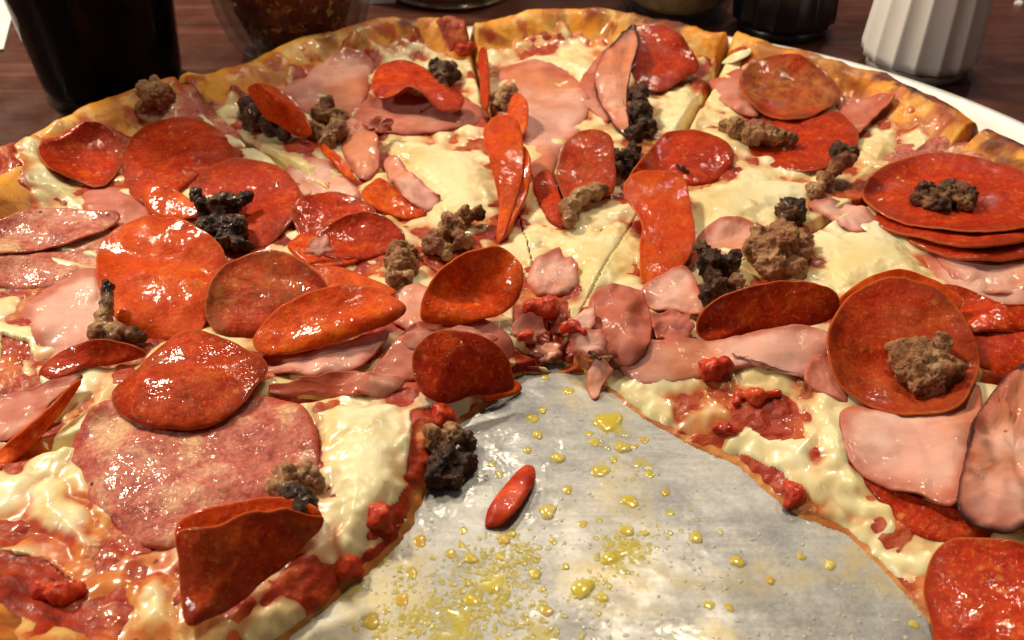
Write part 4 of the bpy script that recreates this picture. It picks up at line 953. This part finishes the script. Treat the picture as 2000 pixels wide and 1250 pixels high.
def dedge(V, nn): return np.r_[np.repeat([1.0, 0.95, 0.75, 0.4], nn), 0.0]
BIG = [(1188,822,34,1),(1090,893,17,0),(1172,918,22,1),(1230,978,20,1),(1215,872,20,0),(1070,998,22,0),(1138,1148,28,0),(1178,1165,14,0),(1068,1192,16,0),(725,1212,22,0),(785,1170,18,1),(1050,848,14,0),(1030,878,11,0),
       (1160,862,14,1),(1258,858,12,1),(1110,762,13,1),(1065,735,11,1),(1060,800,11,0),(1040,815,16,1),(1200,895,11,1),(1138,1022,11,1),(1225,1035,17,0),(1190,1090,20,0),(1240,870,9,1),(905,1035,10,1),(1045,1120,16,0),
       (1060,1150,9,0),(965,1140,24,1),(920,1170,18,1),(985,1052,16,0),(1000,1040,12,0),(975,1085,12,1),(920,1090,16,0),(805,1120,14,1),(820,1055,17,1),(1108,955,13,1),(1270,925,12,1),(1300,960,12,1),(1360,1048,18,0),
       (1440,1095,18,0),(1505,1132,12,0),(1565,1085,12,0),(1622,1102,15,0),(1385,1180,14,1),(1425,1185,12,1),(1785,1218,12,0),(1310,1000,10,1),(880,1080,14,1),(900,1062,9,1),(1170,1015,8,1),(1105,1105,10,0),(1080,1055,10,1),(1150,845,10,1),(975,925,12,1),(960,905,10,1),(1260,1040,10,0)]
for i, (u, v, r, fl) in enumerate(BIG):
    x, y = P(u, v, 0.03); x, y = float(x), float(y); rw = r / F * depth(x, y, 0) * 0.85
    V, Fc = dome_drop(x, y, rw, rw * (0.14 if fl else 0.28), i)
    o = link('grease_drop', V, Fc, OIL, attrs=dict(edge=0.55 * dedge(V, 14))); tag(o, 'round yellow grease drop on the bare tray between the two cut slices', 'grease drop', 'grease drops on the bare tray')
POOLS = [(965,1140,44,'on the speckled grease patch'),(900,1215,52,'where the tray is wettest below the speckled patch'),(1228,1075,46,'with a bead at its tip beyond the tomato skin'),(1195,828,40,'bright and blocky below the dangling ham strip'),(880,1245,50,'at the foot of the folded pepperoni side'),
         (1205,1100,30,'beside the round orange drop'),(1060,1245,46,'thin and spread along the scratch lines'),(740,1090,34,'along the red sauce at the slice edge'),(690,1150,30,'against the folded pepperoni slice edge'),(1255,905,26,'trailing down beside the drops')]
for i, (u, v, r, t) in enumerate(POOLS):
    x, y = P(u, v, 0.01); x, y = float(x), float(y); rw = r / F * depth(x, y, 0) * 0.8
    V, Fc = dome_drop(x, y, rw, rw * 0.06 + .01, 70 + i, 40, 2.6)
    o = link('grease_pool', V, Fc, OILP, attrs=dict(edge=dedge(V, 40))); tag(o, 'flat irregular yellow grease pool ' + t, 'grease pool', 'grease pools on the bare tray')
VV, FF, nb = [], [], 0
gapoly = np.concatenate([GAPL, GAPR[::-1]])
rr_ = random.Random(5); cnt = 0
while cnt < 1000:
    u = rr_.uniform(560, 1850); v = 700 + 560 * math.sqrt(rr_.random()); x, y = P(u, v, 0); x, y = float(x), float(y)
    if not inside(np.array(x), np.array(y), gapoly): continue
    cnt += 1
    if n2(np.array(x), np.array(y), 0.9, 91) < -0.15 and rr_.random() < .75: continue
    rw = 0.015 + 0.045 * rr_.random() ** 3
    V, Fc = dome_drop(x, y, rw, rw * 0.4, cnt, 7)
    VV.append(V); FF += [[k + nb for k in f] for f in Fc]; nb += len(V)
o = link('grease_beads', np.concatenate(VV), FF, OILB, origin=(1.5, 17, 0)); tag(o, 'fine yellow grease beads scattered over the bare tray', 'grease', kind='stuff')

VV, FF, nb = [], [], 0
SPK = [(900, 1190, 95), (820, 1215, 90), (960, 1150, 70), (1000, 1085, 55), (1225, 1070, 60), (1060, 1235, 80), (930, 1095, 60), (1150, 1150, 50), (790, 1130, 40), (1190, 845, 40), (1250, 930, 30), (1340, 1045, 50)]
for i in range(1500):
    cu, cv, cr = SPK[min(int(abs(rr_.gauss(0, 4.2))), len(SPK) - 1)]
    u = cu + rr_.gauss(0, .55) * cr; v = cv + rr_.gauss(0, .40) * cr; x, y = P(u, v, 0); x, y = float(x), float(y)
    if not inside(np.array(x), np.array(y), gapoly): continue
    rw = 0.02 + 0.075 * rr_.random() ** 2.5
    V, Fc = dome_drop(x, y, rw, rw * 0.22, i, 8, 1.5); VV.append(V); FF += [[k + nb for k in f] for f in Fc]; nb += len(V)
o = link('grease_speckle', np.concatenate(VV), FF, OILP, origin=(0, 15, 0)); tag(o, 'speckled yellow grease froth spread on the bare tray', 'grease', kind='stuff')
# ------------------------------------------------------------------ table things behind the tray
def on_table(u, v): x, y = P(u, v, ZT); return float(x), float(y)
# cola cup
x, y = on_table(228, 172); k = depth(x, y, ZT) / F
rb = 128 * k
cup = empty('drink_cup', (x, y, ZT)); tag(cup, 'clear plastic cup filled with dark cola behind the crust', 'cup')
V, Fc = lathe([(rb * .8, ZT + .02), (rb, ZT + .05), (rb * 1.02, ZT + .9), (rb * 1.30, ZT + 9.5), (rb * 1.36, ZT + 13), (rb * 1.33, ZT + 13), (rb * 1.27, ZT + 9.5), (rb * .985, ZT + .95), (rb * .96, ZT + .5), (0.01, ZT + .38)], x, y, 72); link('cup_wall', V, Fc, CLEAR, cup)
V, Fc = lathe([(0.01, ZT + .42), (rb * .90, ZT + .44), (rb * .99, ZT + .62), (rb * 1.005, ZT + .95), (rb * 1.285, ZT + 9.5), (rb * 1.335, ZT + 12.2), (0.01, ZT + 12.2)], x, y, 72); link('cola', V, Fc, SODA, cup)
# white napkin by the cup
V = np.array([on_table(*p) + (ZT + .004,) for p in [(-260, 150), (8, 100), (26, 30), (10, -60), (-260, -60)]]); Vt = V.copy(); Vt[:, 2] += .12
nk = link('paper_napkin', np.r_[V, Vt], [[4, 3, 2, 1, 0], [5, 6, 7, 8, 9]] + [[k, (k + 1) % 5, 5 + (k + 1) % 5, 5 + k] for k in range(5)], PAPER, smooth=False); tag(nk, 'folded white paper napkin on the table beside the cola cup', 'napkin')
# pepper flake jar
x, y = on_table(585, 95); k = depth(x, y, ZT) / F; rb = 118 * k
jar = empty('spice_jar', (x, y, ZT)); tag(jar, 'ribbed glass shaker of red pepper flakes behind the crust', 'jar')
fl = lambda t: 1 + 0.018 * np.cos(14 * t)
V, Fc = lathe([(rb * .7, ZT + .02), (rb * .92, ZT + .15), (rb * 1.08, ZT + .9), (rb * 1.22, ZT + 2.2), (rb * 1.30, ZT + 4), (rb * 1.30, ZT + 8), (rb * 1.22, ZT + 8), (rb * 1.2, ZT + 4), (rb * 1.1, ZT + 2.2), (rb * .96, ZT + 1.0), (rb * .7, ZT + .5), (.01, ZT + .45)], x, y, 112, fl); link('glass', V, Fc, GLASS, jar)
V, Fc = lathe([(.01, ZT + .5), (rb * .58, ZT + .55), (rb * .78, ZT + 1.05), (rb * .92, ZT + 2.2), (rb * 1.02, ZT + 4), (rb * 1.02, ZT + 6.5), (.01, ZT + 6.7)], x, y, 72)
pile_t = np.clip(0.3 + 0.3 * pn(V * 3.0), 0, .6)
link('spice_filling', V, Fc, FLAKE, jar, attrs=dict(tone=pile_t))
VV, FF, TT, nb = [], [], [], 0
for i in range(1500):
    a = rr_.uniform(0, 6.283); z = ZT + rr_.uniform(.7, 6.3); rad = np.interp(z - ZT, [.5, 1.05, 2.2, 4, 6.5], [rb * .6, rb * .79, rb * .93, rb * 1.03, rb * 1.03]) - rr_.uniform(-.03, .06)
    c = np.array([x + rad * math.cos(a), y + rad * math.sin(a), z]); s_ = rr_.uniform(.10, .34)
    t1 = np.array([-math.sin(a), math.cos(a), 0]); t2 = np.array([0, 0, 1.0]); an = rr_.uniform(0, 6.28); nn_ = np.array([math.cos(a), math.sin(a), 0])
    p_ = t1 * math.cos(an) + t2 * math.sin(an); q_ = -t1 * math.sin(an) + t2 * math.cos(an)
    asp = rr_.uniform(.25, .8)
    V = np.array([c + p_ * s_, c + q_ * s_ * asp + nn_ * .03, c - p_ * s_, c - q_ * s_ * asp + nn_ * .02]); VV.append(V); FF.append([nb, nb + 1, nb + 2, nb + 3]); nb += 4; TT += [rr_.random() ** 1.9] * 4
link('flakes', np.concatenate(VV), FF, FLAKE, jar, smooth=False, attrs=dict(tone=TT))['kind'] = 'stuff'
# steel canister and paper packet
x, y = on_table(885, -22); k = depth(x, y, ZT) / F; rb = 122 * k
can = empty('steel_canister', (x, y, ZT)); tag(can, 'polished steel canister with a bright streak behind the pizza', 'canister')
V, Fc = lathe([(.01, ZT + .01), (rb * .97, ZT + .02), (rb, ZT + .15), (rb, ZT + 9), (rb * .9, ZT + 9.3), (.01, ZT + 9.3)], x, y, 80); link('canister_wall', V, Fc, STEEL, can)
V, Fc = lathe([(rb * 1.001, ZT + .02), (rb * 1.03, ZT + .05), (rb * 1.03, ZT + .25), (rb * 1.001, ZT + .3)], x, y, 80); link('foot_ring', V, Fc, STEEL, can)
px_, py_ = on_table(738, 2); k = depth(px_, py_, ZT) / F; hw = 36 * k
V = []
for z in (ZT + .01, ZT + 5.5):
    for (dx, dy) in ((-hw, -.3), (-hw * .3, -.45), (hw, -.3), (hw, .6), (-hw, .6)): V.append((px_ + dx, py_ + dy, z))
pk = link('paper_packet', V, [[0, 1, 6, 5], [1, 2, 7, 6], [2, 3, 8, 7], [3, 4, 9, 8], [4, 0, 5, 9], [5, 6, 7, 8, 9], [4, 3, 2, 1, 0]], PAPER, smooth=False); tag(pk, 'pale paper packet standing between the flake jar and steel canister', 'packet')
# grated cheese jar
x, y = on_table(1318, 22); k = depth(x, y, ZT) / F; rb = 104 * k
jar = empty('cheese_jar', (x, y, ZT)); tag(jar, 'glass jar of pale grated cheese behind the crust', 'jar')
V, Fc = lathe([(rb * .7, ZT + .02), (rb * .9, ZT + .1), (rb * 1.0, ZT + .7), (rb * 1.12, ZT + 4), (rb * 1.12, ZT + 8), (rb * 1.05, ZT + 8), (rb * 1.04, ZT + 4), (rb * .92, ZT + .8), (.01, ZT + .4)], x, y, 112, fl); link('glass', V, Fc, GLASS, jar)
V, Fc = lathe([(.01, ZT + .45), (rb * .7, ZT + .5), (rb * .90, ZT + .9), (rb * 1.0, ZT + 4), (rb * 1.0, ZT + 6), (.01, ZT + 6.3)], x, y, 72); link('grated_filling', V, Fc, PARM, jar)
# salt and pepper shakers
def shaker(u, v, rpx, mat, bmat, label):
    x, y = on_table(u, v); k = depth(x, y, ZT) / F; rb = rpx * k
    s = empty('table_shaker', (x, y, ZT)); tag(s, label, 'shaker', 'ribbed table shakers')
    n = 16
    def fac(t):
        w = (t * n / (2 * np.pi)) % 1.0
        return 1 - 0.055 * np.abs(np.sin(np.pi * w)) ** 0.8
    V, Fc = lathe([(rb * .90, ZT + .55), (rb * 1.0, ZT + .62), (rb * 1.02, ZT + 1.0), (rb * .95, ZT + 3.5), (rb * .82, ZT + 7.0), (rb * .6, ZT + 7.6), (.01, ZT + 7.7)], x, y, 192, fac)
    b = link('body', V, Fc, mat, s)
    V, Fc = lathe([(.01, ZT + .01), (rb * .84, ZT + .02), (rb * .88, ZT + .1), (rb * .88, ZT + .6), (.01, ZT + .6)], x, y, 96); link('base', V, Fc, bmat, s)
shaker(1786, 132, 106, WHITEP, GREYP, 'white ribbed plastic shaker standing behind the tray rim')
shaker(1524, 57, 97, BLACKP, BLACKP, 'black ribbed plastic shaker standing behind the crust')
# crumb on the table
x, y = on_table(1990, 8)
V, Fc = dome_drop(x, y, .22, .2, 3); V[:, 2] += ZT
tag(link('table_crumb', V, Fc, PAPER), 'tiny white crumb on the dark tabletop beyond the shaker', 'crumb')
